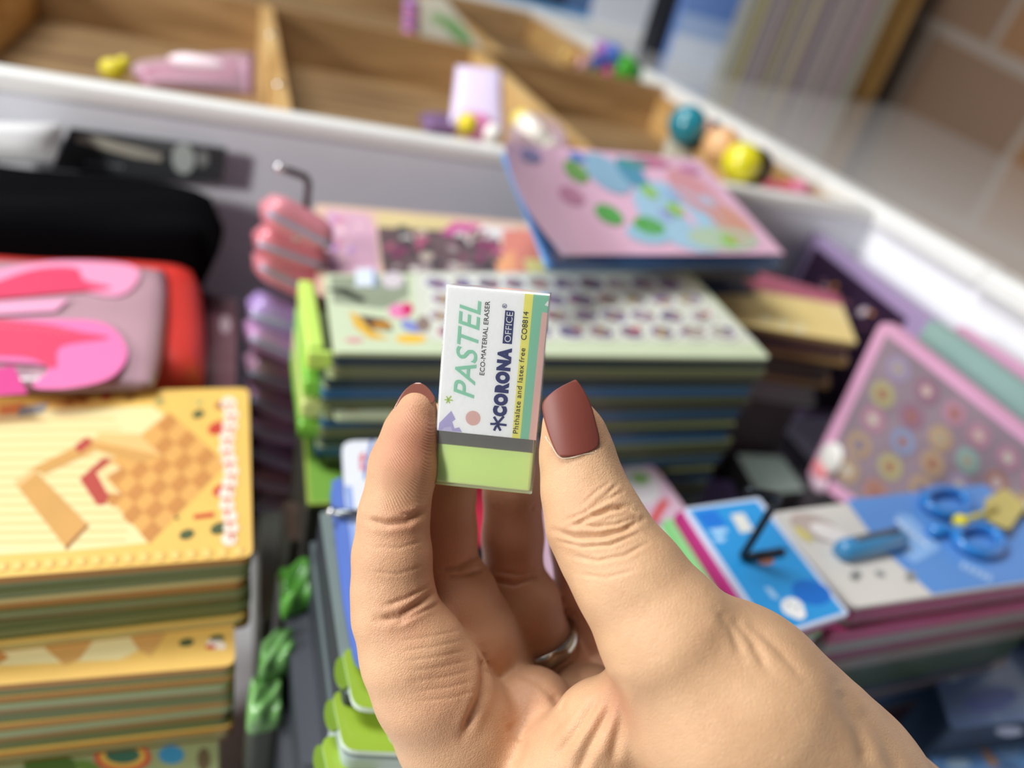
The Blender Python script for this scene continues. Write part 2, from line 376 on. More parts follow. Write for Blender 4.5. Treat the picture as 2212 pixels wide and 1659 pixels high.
g = MB(); soft(g, [Py(1105, 240, .60), Py(1210, 270, .60), Py(1235, 335, .545), Py(1095, 315, .545)], .016, film((.98, .92, .95), .2))
tag(g.build('clear_bag', smooth=True), 'clear plastic bag around the white tube in the centre bin', 'bag')
# bin right : three balls figure row
def sph(px, py, y, r, m, sc=(1, 1, 1)): g.ball(Py(px, py, y), r, m, sc)
tf = empty('toy_ball', Py(1485, 272, .585), 'teal round toy with a brown side, leftmost of three in the right bin', 'toy')
g = MB(); sph(1485, 270, .585, .017, mat('1f8496', .25, coat=.5)); g.build('ball', tf, smooth=True)
g = MB(); sph(1520, 292, .590, .014, mat('5b3a22', .4)); g.build('hair', tf, smooth=True)
tf = empty('toy_ball', Py(1555, 318, .565), 'tan round toy between the teal and yellow ones', 'toy')
g = MB(); sph(1558, 318, .56, .017, mat('e6b27c', .35, coat=.3)); g.build('ball', tf, smooth=True)
g = MB(); sph(1540, 280, .575, .008, mat('2f3350', .4)); sph(1528, 275, .575, .006, mat('c9a08a', .4)); g.build('cap', tf, smooth=True)
tf = empty('toy_ball', Py(1600, 352, .54), 'bright yellow round toy with a black back in the right bin', 'toy')
g = MB(); sph(1602, 352, .535, .017, mat('e4da1e', .3, coat=.5)); g.build('ball', tf, smooth=True)
g = MB(); sph(1628, 360, .545, .0165, mat('15160f', .4)); g.build('back_shell', tf, smooth=True)
for i, (px, py, r, c) in enumerate([(1665, 400, .006, 'd85a78'), (1700, 405, .0065, 'd95f74'), (1725, 405, .008, 'f08fae'), (1745, 418, .005, 'cf5a68')]):
    g = MB(); g.ball(Py(px, py, .53), r, mat(c, .4), (1.4, .8, .8))
    tag(g.build('bead', smooth=True), 'small pink bead lying at the front of the right bin', 'bead', 'pink beads at the front of the right bin')
g = MB(); soft(g, [Py(1440, 295, .60), Py(1500, 320, .60), Py(1500, 380, .55), Py(1425, 350, .55)], .012, mat('c9bfa8', .5, noise=.4, nscale=120))
tag(g.build('toy_pack', smooth=True), 'cream patterned packet below the teal toy in the right bin', 'toy pack')
# far bins: green toy cluster and notebook
g = MB(); Y2 = 1.02
for px, py, r, c in [(1345, 148, .020, '3fae22'), (1365, 158, .016, '14703a'), (1320, 118, .015, '4573cf'), (1300, 105, .010, 'b46fc8'), (1315, 152, .010, 'ef5fa8'), (1290, 135, .011, '4d55b0'), (1348, 168, .016, '54b52a')]:
    g.ball(Py(px, py, Y2), r, mat(c, .3, coat=.4))
tag(g.build('toy_figure', smooth=True), 'green, blue and pink toy cluster in the far bin by the rim', 'toy')
g = MB()
for px, py, r, c in [(1235, 130, .010, 'd2a15a'), (1255, 140, .011, 'd9a3a3'), (1275, 155, .009, '4f7a58'), (1222, 118, .006, 'dcbb68')]:
    g.ball(Py(px, py, 1.0), r, mat(c, .4))
tag(g.build('toy_figure', smooth=True), 'tan and pink little toy left of the green cluster', 'toy')
nb = empty('notebook', Py(950, 80, .955), 'white notebook with green print and a pink spiral in the far bin', 'notebook')
g = MB(); pts = [Py(895, 0, .955), Py(960, -5, .955), Py(1048, 108, .955), Py(888, 82, .955)]
g.prism(pts, (0, .008, 0), mat('dfe2d6', .45))
g.add([p - Vector((0, .0005, 0)) for p in [Py(x, y, .955) for x, y in ell(985, 65, 45, 14, 42)]], [list(range(20))], mat('7fb877', .5))
g.add([p - Vector((0, .0004, 0)) for p in [Py(x, y, .955) for x, y in ell(945, 40, 18, 12, 20)]], [list(range(20))], mat('9fc898', .5))
g.build('cover', nb)
g = MB()
for i in range(7):
    c = Py(885 - i * .5 + 3, 4 + i * 12.5, .955)
    g.ball(c, .0075, mat('e48ac0' if i % 2 else '9a7fc8', .4), (1.2, 1, .7), 12)
g.build('spiral', nb, smooth=True)
g = MB(); g.prism([Py(868 + dx, y, .957) for dx, y in ((22, 0), (36, 0), (28, 82), (14, 79))], (0, .006, 0), mat('f08fa0', .5)); g.build('spine', nb)
# ================================================================== piles of packs on the table
ORA = mat('f2c566', .45, coat=.35, noise=.15, nscale=70); OSIDE = mat('a8722a', .5); GSIDE = mat('6f7645', .5); CSIDE = mat('c8b672', .5)
OL = mat('efdfa4', .45, coat=.3); OCK1 = mat('c98a48', .45, coat=.3); OCK2 = mat('e2a95c', .45, coat=.3); ORED = mat('b84a3e', .45, coat=.3)
WOODP = mat('dca75e', .4, coat=.3, noise=.2, nscale=60); WHP = mat('f4e2d0', .45); DKG = mat('4f5a34', .5); REDP = mat('c8452f', .45)
ORD = mat('a06a34', .5); STR = mat('e7c98a', .45)
# ---- orange picture cards (left front)
CT = [(-160, 851), (537, 838), (546, 1203), (-180, 1262)]
def orange_prints(off=(0, 0)):
    P = []
    dx, dy = off
    def ad(poly, m): P.append(([(x + dx, y + dy) for x, y in poly], m))
    ad([(-150, 920), (60, 885), (330, 878), (490, 1000), (325, 1172), (150, 1190), (-120, 1205)], OL)
    for i in range(14):      # striped floor
        y0 = 905 + i * 20; ad([(-140, y0 + 4), (250 + 12 * i if i < 4 else 310 - 3 * i, y0 - 2), (250 + 12 * i if i < 4 else 310 - 3 * i, y0 + 5), (-140, y0 + 12)], STR)
    A = [(365, 893), (487, 1002), (322, 1172), (212, 1062)]        # checked roof
    ad([(365, 890), (490, 1002), (322, 1176), (270, 1112), (235, 1080), (190, 1040), (310, 935)], OCK2)
    f = quad_map([(365, 893), (487, 1002), (322, 1172), (205, 1058)])
    n = 6
    for i in range(n):
        for j in range(n):
            if (i + j) % 2 == 0: ad([f(i / n, j / n), f((i + 1) / n, j / n), f((i + 1) / n, (j + 1) / n), f(i / n, (j + 1) / n)], OCK1)
    ad([(212, 935), (300, 938), (350, 985), (205, 958)], mat('eec07a', .45, coat=.3))
    ad([(190, 950), (348, 984), (300, 1000), (200, 972)], WOODP)
    ad([(185, 955), (200, 945), (205, 975), (95, 1025), (68, 1012)], WOODP)
    ad([(222, 990), (243, 992), (208, 1022), (236, 1068), (228, 1090), (210, 1092), (172, 1035)], ORED)
    ad([(243, 1000), (262, 1012), (228, 1032), (262, 1068), (232, 1066), (208, 1022)], mat('f0d398', .4))
    ad([(70, 1012), (188, 1132), (140, 1182), (30, 1042)], WOODP)
    ad([(70, 1012), (80, 1020), (40, 1052), (30, 1042)], mat('e9be82', .4))
    ad([(188, 1132), (192, 1137), (142, 1190), (140, 1182)], ORD)
    ad([(160, 965), (188, 944), (200, 958), (172, 980)], ORED)
    ad([(45, 880), (105, 872), (92, 892), (38, 900)], mat('8c8f92', .5)); ad([(0, 878), (52, 870), (36, 895), (0, 898)], mat('dc8a50', .5))
    for x, y, r, m in [(180, 862, 12, mat('c9823c', .5)), (230, 858, 12, REDP), (280, 860, 12, mat('b07c40', .5)), (345, 868, 12, mat('a8a060', .5)), (150, 870, 10, OCK1),
                       (428, 895, 14, DKG), (430, 870, 7, mat('8fae70', .5)), (478, 875, 14, mat('a85a38', .5)), (470, 925, 22, REDP),
                       (403, 1155, 17, DKG), (473, 1142, 20, DKG), (478, 1060, 20, REDP), (382, 1120, 5, DKG)]:
        ad(ell(x, y, r, r * .62, -20, 12), m)
    ad([(418, 1113), (462, 1107), (462, 1117), (418, 1122)], REDP)
    # outlined lettering along the right edge (unreadable in the photo): white halo with red strokes
    for i in range(13):
        y = 872 + i * 24.5; ad(ell(494 + 5 * math.sin(i * 1.3), y, 17, 14.5, 0, 12), WHP)
    for i in range(12):
        y = 880 + i * 25.5; x = 494 + 5 * math.sin(i * 1.3)
        ad([(x - 9, y - 7), (x + 8, y - 8), (x + 9, y - 4), (x - 8, y - 3)], REDP if i % 3 else mat('d2704e', .5)); ad([(x - 2, y - 8), (x + 3, y - 8), (x + 4, y + 7), (x - 1, y + 8)], REDP if i % 2 else mat('d2704e', .5))
    for i in range(20):     # gingham border
        ad([(-140 + i * 34, 1213 - i * .4 - (i * 34) * .062 + 14), (-124 + i * 34, 1212 - (i * 34) * .062 + 14), (-124 + i * 34, 1228 - (i * 34) * .062 + 14), (-140 + i * 34, 1229 - (i * 34) * .062 + 14)], mat('f4cd78', .45, coat=.3))
    return P
OT = .0030
top = card('picture_card', CT, .150, OT, ORA, OSIDE, orange_prints(), r=.004, label='orange picture card with a checked roof, on top of the left pile', cat='card', group='orange picture cards in the upper left pile', filmwrap=True)
plain = card('picture_card', CT, .150, OT, ORA, OSIDE, r=.004, label='orange picture card in the upper part of the left pile, under its top card', cat='card', group='orange picture cards in the upper left pile')
sides = [recol(plain, m) for m in ([GSIDE, GSIDE], [GSIDE, mat('66703c', .5)], [ORA, CSIDE], [OSIDE, OSIDE], [GSIDE, GSIDE], [OSIDE, mat('8a5f20', .5)], [GSIDE, mat('59632f', .5)])]
plain.location.z -= OT; plain.data = sides[0]
pile(plain, 10, OT, .0012, gap=.0002, sides=sides)
CB = [(-160, 1260), (502, 1250), (508, 1437), (-180, 1495)]
def lowcard_prints():
    P = [([(-120, 1380), (280, 1345), (330, 1390), (260, 1425), (-130, 1445)], OL),
         ([(90, 1395), (205, 1380), (172, 1425), (140, 1437)], WOODP), ([(280, 1375), (360, 1368), (325, 1418), (300, 1405)], WOODP),
         ([(-150, 1440), (-10, 1400), (20, 1420), (-60, 1470)], OCK1)]
    for x, y in ((403, 1388), (468, 1380)): P.append((ell(x, y, 17, 9, -10, 12), DKG))
    for i in range(4): P.append((ell(455 + i * 8, 1390 + 6 * (i % 2), 9, 8, 0, 10), WHP))
    P.append((ell(455, 1398, 12, 5, 0, 10), REDP))
    return P
# height so that the second set starts right below the first
z2 = .1145
def shift(c, z0, z1):   # same plan footprint, other height
    return [c_ for c_ in c]
mid = card('picture_card', CB, z2, OT, ORA, OSIDE, lowcard_prints(), r=.004, label='orange picture card heading the lower set of the left pile', cat='card', group='orange picture cards in the lower left pile')
plain2 = card('picture_card', CB, z2, OT, ORA, OSIDE, r=.004, label='orange picture card in the lower set of the left pile, under its heading card', cat='card', group='orange picture cards in the lower left pile')
sides2 = [recol(plain2, m) for m in ([GSIDE, mat('66703c', .5)], [ORA, OSIDE], [mat('8f9a6c', .5)] * 2, [OSIDE, mat('8a5f20', .5)], [GSIDE, mat('59632f', .5)])]
plain2.location.z -= OT; plain2.data = sides2[0]
pile(plain2, 13, OT, .0012, gap=.0002, sides=sides2)
zr = z2 - 15 * (OT + .0002) - .001
RB = [(-160, 1560), (470, 1510), (474, 1700), (-180, 1740)]
rain = card('picture_card', RB, zr, OT, mat('a3ab78', .45, noise=.3, nscale=40), GSIDE,
            [(ell(265, 1636, 62, 34), mat('c8553c', .5)), (ell(265, 1634, 50, 26), mat('e0b04c', .5)), (ell(265, 1631, 38, 19), mat('3f6b54', .5)), (ell(370, 1631, 28, 20), mat('3f8fb8', .5)),
             (ell(110, 1656, 60, 26), mat('4d6a2c', .5)), (ell(190, 1658, 30, 14, 20), mat('66843a', .5)), (ell(30, 1626, 50, 16), mat('4d6a2c', .5)), (ell(440, 1641, 14, 26), mat('6a5a40', .5))],
            label='green picture card with a rainbow under the orange cards', cat='card')
rz = zr - OT; k = 0
while rz > .006:
    hgt = min(.0105, rz)
    c = card('card_pack', [(x, y) for x, y in [tuple(a) for a in RB]], zr, hgt, mat(['9aa36a', 'b59a55', '80864f', 'a8893f'][k % 4], .5), mat(['7c8450', 'a07c36', '6d7342', '8d7433'][k % 4], .5), label='bundle of cards low in the left pile, below the rainbow card', cat='card', group='card bundles below the rainbow card')
    c.location.z = rz - hgt; rz -= hgt; k += 1
# ---- pouches behind the orange pile
def plan_pillow(name, px, z, hgt, m, label, cat, group=None, pw=4, parent=None, n=24, wr=0.0, kw=0):
    g = MB(); W = [Vector(Pz(x, y, z - hgt / 2)) + Vector((0, 0, hgt / 2)) for x, y in px]
    for v_ in W: v_.y = min(v_.y, .498 if name == 'black_pouch' or parent else .9)
    def f(sgn):
        def g_(u, v):
            p = (W[0] * (1 - u) + W[1] * u) * (1 - v) + (W[3] * (1 - u) + W[2] * u) * v
            k = max((1 - abs(2 * u - 1) ** pw) * (1 - abs(2 * v - 1) ** pw), 0) ** .5
            cen = (W[0] + W[1] + W[2] + W[3]) / 4
            rr = 1 - .05 * (abs(2 * u - 1) * abs(2 * v - 1)) ** 3
            p = cen + (p - cen) * rr
            dz = hgt * .5 * (sgn * k - 1) + (wr * math.sin(9 * u + 5 * v + kw) * math.sin(7 * v + 3 * u) * k if sgn > 0 else 0)
            return p + Vector((0, 0, dz))
        return g_
    g.grid(f(1), n, n, m); g.grid(f(-1), n, n, m, True)
    return tag(g.build(name, parent, smooth=True), label, cat, group)
BLK = mat('060608', .9); BLK.node_tree.nodes['Principled BSDF'].inputs['Specular IOR Level'].default_value = .05; RED = mat('e03a30', .5, bump=.1); 
bp = empty('black_pouch', Pz(230, 470, .11), 'black fabric pouch with a dark header card, top left', 'pouch')
plan_pillow('body', [(-260, 312), (496, 348), (466, 580), (-260, 556)], .174, .05, BLK, None, None, parent=bp, wr=.002, pw=9)
g = MB(); HY = .500
g.prism([Vector(Py(x, y, HY)) for x, y in [(150, 278), (490, 322), (480, 395), (112, 365)]], (0, .003, 0), mat('3a3d40', .4, coat=.3))
def hp(poly, m, e): g.add([Vector(Py(x, y, HY)) - Vector((0, .0002 + e, 0)) for x, y in poly], [list(range(len(poly)))], m)
hp([(165, 293), (215, 295), (352, 335), (348, 348), (290, 340), (163, 305)], mat('b8b4a6', .4), .0001)
hp([(250, 300), (400, 315), (395, 325), (300, 318)], mat('6a6d6c', .4), .0002)
for x, y, rx, ry in ((396, 342, 25, 34), (438, 342, 13, 19)): hp(ell(x, y, rx, ry, -5, 16), mat('b9c2bd' if rx > 20 else '8a8f8c', .5), .0003)
for i in range(7): hp(ell(190 + i * 12, 352 + i * 1.2, 4.5, 4, 0, 8), mat('8e9298', .4), .0004)
g.build('header_card', bp)
# supporting pouches under it
for i, zz in enumerate((.1135, .0755, .0375)):
    plan_pillow('black_pouch', [(-260, 360), (470, 396), (452, 598), (-260, 572)], .165, .0370, BLK, 'black fabric pouch stacked underneath the black pouch with header card', 'pouch', 'black pouches under the top one').location.z = zz - .037
g = MB(); soft(g, [Py(-70, 262, .495), Py(140, 268, .495), Py(118, 352, .485), Py(-80, 350, .485)], .022, film((.95, .95, .95), .55, .35)); tag(g.build('clear_bag', smooth=True), 'crumpled clear plastic bag above the black pouch, far left', 'bag')
plan_pillow('red_pouch', [(-160, 578), (434, 590), (452, 850), (-160, 865)], .152, .036, RED, 'bright red pouch between the black pouch and orange cards', 'pouch', pw=8, wr=.001)
for zz in (.1145, .0785, .0425):
    o = plan_pillow('red_pouch', [(-160, 578), (430, 590), (448, 850), (-160, 865)], .152, .035, mat('8e2f35', .5), 'darker red pouch stacked beneath the bright red pouch', 'pouch', 'red pouches under the bright one', pw=8)
    o.location.z = zz - .035
pp = empty('pink_pouch', Pz(180, 700, .153), 'clear pouch printed with pink petals lying on the red pouch', 'pouch')
ZP = .160
plan_pillow('body', [(-160, 560), (368, 580), (345, 845), (-160, 850)], ZP, .010, mat('c9a0ac', .35, coat=.5, noise=.3, nscale=25), None, None, parent=pp, pw=6)
g = MB()
def pr(poly, m, e=0):
    poly = spl(poly, 5) if len(poly) > 4 else poly
    g.add(ccw([Vector(Pz(x, y, ZP + .0006 + e * .0002)) for x, y in poly]), [list(range(len(poly)))], m)
pr([(-60, 600), (100, 565), (270, 570), (300, 600), (250, 640), (120, 620), (-60, 640)], mat('f29cc0', .4), 1)
pr([(-80, 640), (60, 585), (160, 578), (182, 605), (240, 622), (140, 632), (-80, 650)], mat('e0466a', .4), 2)
pr([(-80, 700), (120, 690), (230, 700), (275, 760), (240, 815), (150, 838), (70, 835), (100, 790), (-80, 770)], mat('f07cb4', .4), 3)
pr([(-80, 692), (80, 698), (170, 716), (235, 730), (130, 748), (118, 795), (60, 772), (-80, 758)], mat('e04a6c', .4), 4)
pr([(-80, 805), (30, 790), (60, 850), (-80, 860)], mat('d84a90', .4), 3)
pr([(-80, 655), (150, 645), (120, 672), (-80, 684)], mat('f0a8c8', .4), 4)
for i in range(12): pr([(i * 18 - 60, 701 + i * 1.1), (i * 18 - 52, 701 + i * 1.2), (i * 18 - 52, 704 + i * 1.2), (i * 18 - 60, 704 + i * 1.1)], mat('f090a4', .4), 6)
g.build('petal_print', pp)
tag(card('clear_case', [(452, 636), (512, 645), (508, 860), (440, 860)], .12, .12, mat('6e4850', .3, coat=.5), mat('5c3c44', .4), [(ell(487, 700, 12, 20), mat('b09aa0', .3))], r=.004), 'maroon see-through case standing beside the red pouch', 'case')
# ---- column of pink and lilac packets, with its wire hook
GBL = mat('a4aac0', .5)
def packet(px, py, y, wx, hz, dy, c, i, rot=0):
    p = Py(px, py, y)
    e = empty('charm_packet', p, '', 'packet', 'charm packets in the lilac and pink column')
    tilt = Matrix.Rotation(math.radians(rot), 4, 'Y') @ Matrix.Rotation(math.radians(-18), 4, 'X')
    g = MB()
    def f(r0, sgn, h_, sx=1.0):
        def g_(u, v):
            k = max((1 - abs(2 * u - 1) ** 5) * (1 - abs(2 * v - 1) ** 5), 0) ** .5
            return p + tilt @ Vector(((u - .5) * wx * sx, (v - .5) * dy * sx, sgn * h_ * .5 * k))
        return g_
    g.grid(f(0, 1, hz), 12, 12, mat(c, .35, coat=.4, noise=.35, nscale=120)); g.grid(f(0, -1, hz), 12, 12, mat(c, .35, coat=.4, noise=.35, nscale=120), True)
    g.build('bag', e, smooth=True)
    g = MB(); q = []
    for s in range(9):
        u = s / 8; q.append(p + tilt @ Vector(((u - .5) * wx * .96, -dy * .47, -hz * .12)))
    g.tube(q, .0016, GBL, 8); g.build('stripe', e, smooth=True)
    return e
cc = [('f29aa6', 'packet with pink contents at the top of the charm column'), ('ee8c98', 'second pink packet down the charm column'), ('e88f9c', 'third pink packet, above the lilac ones'),
      ('b79ad8', 'bright lilac packet in the charm column'), ('d09fd0', 'pink and lilac packet below the bright lilac one'), ('d8a8c6', 'pale mauve packet midway down the charm column'),
      ('d49fbe', 'mauve packet beside the orange cards'), ('d09cc4', 'dull pink packet beside the orange cards'), ('a47fae', 'lilac packet low in the charm column'), ('c48d9d', 'dusty pink packet low in the charm column'), ('9d8f9c', 'greyish packet at the foot of the charm column')]
cy = [480, 535, 590, 680, 735, 800, 860, 915, 970, 1025, 1080]
cxp = [640, 625, 622, 608, 600, 600, 598, 600, 602, 600, 598]
for i, ((c, l), y, x) in enumerate(zip(cc, cy, cxp)):
    e = packet(x, y, .372, .036, .018, .030, c, i, 16 if i % 2 else 24); e['label'] = l
g = MB()
hk = [Py(618, 900, .385), Py(640, 520, .385)]
top_ = Py(668, 385, .385); tip = Py(603, 362, .385)
hkp = [Pz(612, 1060, .0)] if 0 else []
base = Vector((top_.x, top_.y, .0)); 
el = [top_ + (tip - top_) * t for t in (0.22, .45, .7, 1)]
g.tube([base, Vector((top_.x, top_.y, top_.z - .008)), top_ - Vector((0, 0, .003)), top_ + Vector((-.002, 0, .0005))] + el, .0019, mat('6d686a', .3, .9), 12)
g.ball(tip, .0024, mat('e8e8ea', .2, 1.0)); g.ball(Py(640, 512, .36), .0026, mat('f0f0f2', .15, 1.0))
tag(g.build('wire_hook', smooth=True), 'bent grey wire hook rising above the pink packets', 'hook')
# ---- rear sticker pack, pink and multicoloured
PKS = mat('eec9b0', .4, coat=.3, noise=.2, nscale=50)
def sprinkle(quad, n, cols, rmin, rmax, seed, ar=.6):
    rs = random.Random(seed); f = quad_map(quad); out = []
    for i in range(n):
        x, y = f(rs.uniform(.04, .96), rs.uniform(.06, .94)); r = rs.uniform(rmin, rmax)
        out.append((ell(x, y, r, r * ar, rs.uniform(-30, 30), 8), mat(rs.choice(cols), .45)))
    return out
ZB = .185
RS = [(680, 440), (1150, 482), (1205, 625), (685, 640)]
pr_ = [([(705, 452), (795, 462), (812, 500), (818, 600), (705, 600)], mat('e7b6cc', .45, noise=.3, nscale=90)), ([(815, 458), (960, 470), (1000, 480), (990, 500), (815, 490)], mat('dcc890', .5)),
       ([(815, 490), (1080, 505), (1080, 600), (830, 600)], mat('7c6468', .5, noise=.6, nscale=70)),
       ([(980, 480), (1040, 485), (1020, 515), (950, 505)], mat('cf4f9c', .5)), ([(1040, 487), (1110, 492), (1100, 520), (1030, 512)], mat('ece6e4', .5)),
       ([(1085, 495), (1150, 498), (1190, 600), (1085, 595)], mat('e88e7e', .5, noise=.2)), ([(1130, 560), (1180, 560), (1185, 590), (1140, 590)], mat('e6dc8c', .5)), ([(1070, 560), (1110, 540), (1120, 580), (1075, 590)], mat('f0a878', .5))]
pr_ += sprinkle([(825, 490), (1080, 500), (1090, 590), (835, 590)], 46, ['6e2f4a', '4a4046', 'b8607c', 'c9b8a8', 'd8d0c8', '8f3f66', '3c3f44', 'a89898'], 7, 17, 3)
pr_ += sprinkle([(710, 455), (790, 460), (810, 590), (710, 590)], 14, ['e0809c', 'c89ad4', 'f0c8d0', 'e89a90'], 7, 14, 4)
card('sticker_pack', RS, ZB, .008, PKS, mat('c98e92', .5), pr_, r=.006, label='pink and cream sticker pack behind the pale green sheet', cat='sticker pack')
lo = card('sticker_pack', RS, ZB, .0085, mat('e3b0a0', .4), mat('b98088', .5), r=.006, label='sticker pack stacked below the pink and cream one', cat='sticker pack', group='sticker packs below the pink and cream one')
lo.location.z -= .0088; pile(lo, 18, .0088, .002, gap=0, sides=[recol(lo, [mat('b09aa0', .5), mat(c, .5)]) for c in ('8f8aa0', 'c07880', '6f6a78', 'a5949c')])
# ---- pale green sticker sheets (centre)
ZG = .190
SG = [(700, 592), (1488, 585), (1664, 773), (722, 760)]
SGT = mat('d3dfbd', .4, coat=.3, noise=.1); GRN = mat('a3d85c', .4, coat=.3)
sp = [([(712, 596), (880, 600), (885, 640), (830, 668), (720, 655)], mat('9aa48c', .5, noise=.3, nscale=120)), ([(768, 572 + 8), (806, 580), (806, 618), (768, 618)], mat('dfe8f2', .4)), ([(806, 580), (812, 580), (812, 620), (806, 620)], mat('6f8cc8', .4)),
      (ell(848, 605, 24, 18), mat('d6ccd0', .5)),
      ([(893, 578 + 10), (1480, 592), (1636, 742), (905, 735)], mat('d9dccb', .42, coat=.2)),
      ([(700, 625), (745, 622), (792, 646), (782, 654), (735, 636)], mat('2e3326', .5)),
      ([(755, 672), (772, 680), (800, 712), (842, 733), (800, 732), (765, 705)], mat('e0b03c', .5)), ([(775, 680), (835, 690), (850, 715), (800, 712)], mat('5a4034', .5)),
      (ell(825, 702, 22, 9), mat('b98230', .5)), (ell(865, 672, 26, 16), mat('e884b4', .5)), (ell(880, 668, 12, 14), mat('d02a6a', .5)), (ell(888, 705, 24, 12, 20), mat('8890cc', .5)), (ell(888, 732, 34, 10), mat('eec040', .5)), (ell(915, 700, 16, 18), mat('8e7a70', .5)),
      (ell(765, 735, 20, 6), mat('d8a0a0', .5))]
f = quad_map([(915, 595), (1470, 598), (1618, 738), (925, 735)])
rs = random.Random(11)
for i in range(10):
    for j in range(4):
        x, y = f((i + .5 + .2 * (j % 2)) / 10.3, (j + .5) / 4)
        r = rs.uniform(23, 31)
        sp.append((ell(x, y, r + 7, 18, 12, 12), mat('e9ebe2', .45)))
        sp.append((ell(x, y, r, 13, 12, 10), mat(rs.choice(['a8949c', 'b7a7ae', '8e7f8c', 'b9b2a6', '9a8fa8']), .5, noise=.4, nscale=200)))
        for q in range(3):
            sp.append((ell(x + rs.uniform(-.7, .7) * r, y + rs.uniform(-6, 6), rs.uniform(5, 11), rs.uniform(4, 6), rs.uniform(-30, 30), 8), mat(rs.choice(['7a3f50', '7a5aa0', '5a4a50', 'c05a60', 'b9a060', '4f4a78', '8a5a60', 'a890b8']), .5)))
st = card('sticker_sheet', SG, ZG, .002, SGT, mat('c2cf9e', .5), sp, r=.003, label='pale green sticker sheet on top of the centre pile', cat='sticker sheet', filmwrap=True)
bl2 = card('sticker_sheet', SG, ZG, .0052, mat('9aa078', .5), mat('27465a', .4), r=.003, label='sticker sheet with a dark blue edge in the centre pile', cat='sticker sheet', group='dark edged sticker sheets in the centre pile')
sd = [recol(bl2, [mat('8f9a6c', .5), mat(c, .45, coat=.2)]) for c in ('2a5a80', '6a6f4c', '22333c', '2c608c', '5f6a48', '3c4038')]
bl2.location.z = ZG - .002 - .0054; bl2.data = sd[2]
zz = bl2.location.z; k = 0; allc = []
while zz > .006:
    zz -= .0056; k += 1
    c = copy_to(bl2, Vector((bl2.location.x + random.uniform(-.003, .003), bl2.location.y + random.uniform(-.0015, .0015), zz)), random.uniform(-.01, .01)); c.data = sd[k % 6]; allc.append(c)
# lime folded spines of the sheets on the left
for i, (x0, y0, y1, zt, cl) in enumerate([(700, 640, 762, .187, 'c6e86a'), (718, 765, 830, .172, '8ad24a'), (712, 835, 900, .160, 'd8e48c'), (710, 905, 950, .148, '8ccf4c')]):
    p0 = Py(x0, y0, .300 if i else .305); 
    g = MB(); pts = [Vector((.036, .286 + .056 * t, zt)) for t in (0, .5, 1)]
    bb = MB(); bb.box((.034, .283, zt - .0125), (.0415, .345, zt - .001), mat(cl, .4, coat=.3)); bb.box((.034, .2805, zt - .0125), (.075, .2834, zt - .003), mat(cl, .4, coat=.3))
    tag(bb.build('sheet_sleeve', bevel=.002), ['uppermost lime sleeve edge', 'second lime sleeve edge from the top', 'pale yellow sleeve edge', 'lowest green sleeve edge'][i] + ' on the left side of the centre pile', 'sleeve')
g = card('sticker_sheet', [(715, 858), (1010, 862), (1015, 905), (725, 902)], .158, .002, SGT, mat('c2cf9e', .5), [(ell(760, 880, 30, 9), mat('c0a060', .5)), (ell(880, 888, 34, 10), mat('e0b83c', .5)), (ell(830, 872, 22, 7), mat('7a4a48', .5))], label='lower pale green sticker sheet sticking out of the centre pile', cat='sticker sheet')
# ---- pink and blue folders behind
fo = empty('picture_folder', Pz(1400, 450, .22), 'pink folder with a village picture and a blue backing, behind the sticker sheets', 'folder')
FQ = [(1088, 308), (1510, 345), (1695, 549), (1215, 551)]
fm = quad_map(FQ)
def folder_z(u, v=1): return .215 + .027 * (1 - v) + .016 * max(0, 1 - u / .35) ** 2
def fpt(u, v, dz=0):
    x, y = fm(u, v)
    x -= 42 * max(0, 1 - u / .35) ** 1 * math.sin(v * math.pi) * .6
    return Vector(Pz(x, y, folder_z(u, v) + dz))
g = MB(); PKF = mat('f0c2da', .35, coat=.4, noise=.12, nscale=30)
g.grid(lambda u, v: fpt(u, v), 24, 16, PKF)
g.build('front_cover', fo, smooth=True)
def dec(poly, m, e):
    # poly given in (u,v)
    g.add([fpt(u, v, .0003 + e * .00002) for u, v in poly], [list(range(len(poly)))], m)
def uvell(u, v, a, b_, n=14): return [(u + a * math.cos(2 * math.pi * k / n), v + b_ * math.sin(2 * math.pi * k / n)) for k in range(n)]
g = MB()
for u, v, a, b_, c in [(.66, .62, .19, .36, 'a9cfe6'), (.45, .22, .10, .20, '8fb6cf'), (.83, .35, .10, .24, 'dd9fa8'), (.88, .66, .08, .22, 'd9a08e'), (.78, .84, .16, .12, 'b9cfb6'), (.45, .80, .10, .10, '9fcbe0'),
                       (.30, .22, .05, .11, '77a85c'), (.33, .62, .055, .10, '5fae5a'), (.48, .72, .07, .09, '5fae5a'), (.58, .2, .06, .16, '5a9ab8'), (.72, .07, .10, .05, 'c56f90'), (.62, .1, .08, .05, '4d9c9a'),
                       (.35, .08, .04, .05, '5582c8'), (.60, .38, .035, .07, '9acb58'), (.66, .55, .035, .07, '9acb58'), (.80, .86, .035, .06, '9acb58'), (.70, .40, .03, .07, '9fc0e6'), (.60, .60, .025, .06, '9fa8d8'),
                       (.12, .10, .05, .07, '8f86b0'), (.22, .45, .05, .09, 'c78aa8'), (.86, .45, .03, .07, 'c0c6dc'), (.9, .12, .05, .04, 'c77fae')]:
    dec(uvell(u, v, a, b_), mat(c, .35, coat=.3), 1 + .3 * (len(g.f)))
g.build('village_print', fo)
g = MB(); BLF = mat('5a96d0', .35, coat=.4)
fb = quad_map([(1082, 335), (1500, 380), (1692, 575), (1180, 585)])
def bpt(u, v):
    x, y = fb(u, v); return Vector(Pz(x, y, folder_z(u, v) - .010 - .006 * math.sin(u * math.pi)))
g.grid(bpt, 24, 12, BLF, True); o = g.build('back_cover', fo, smooth=True)
so = o.modifiers.new('thickness', 'SOLIDIFY'); so.thickness = .0012
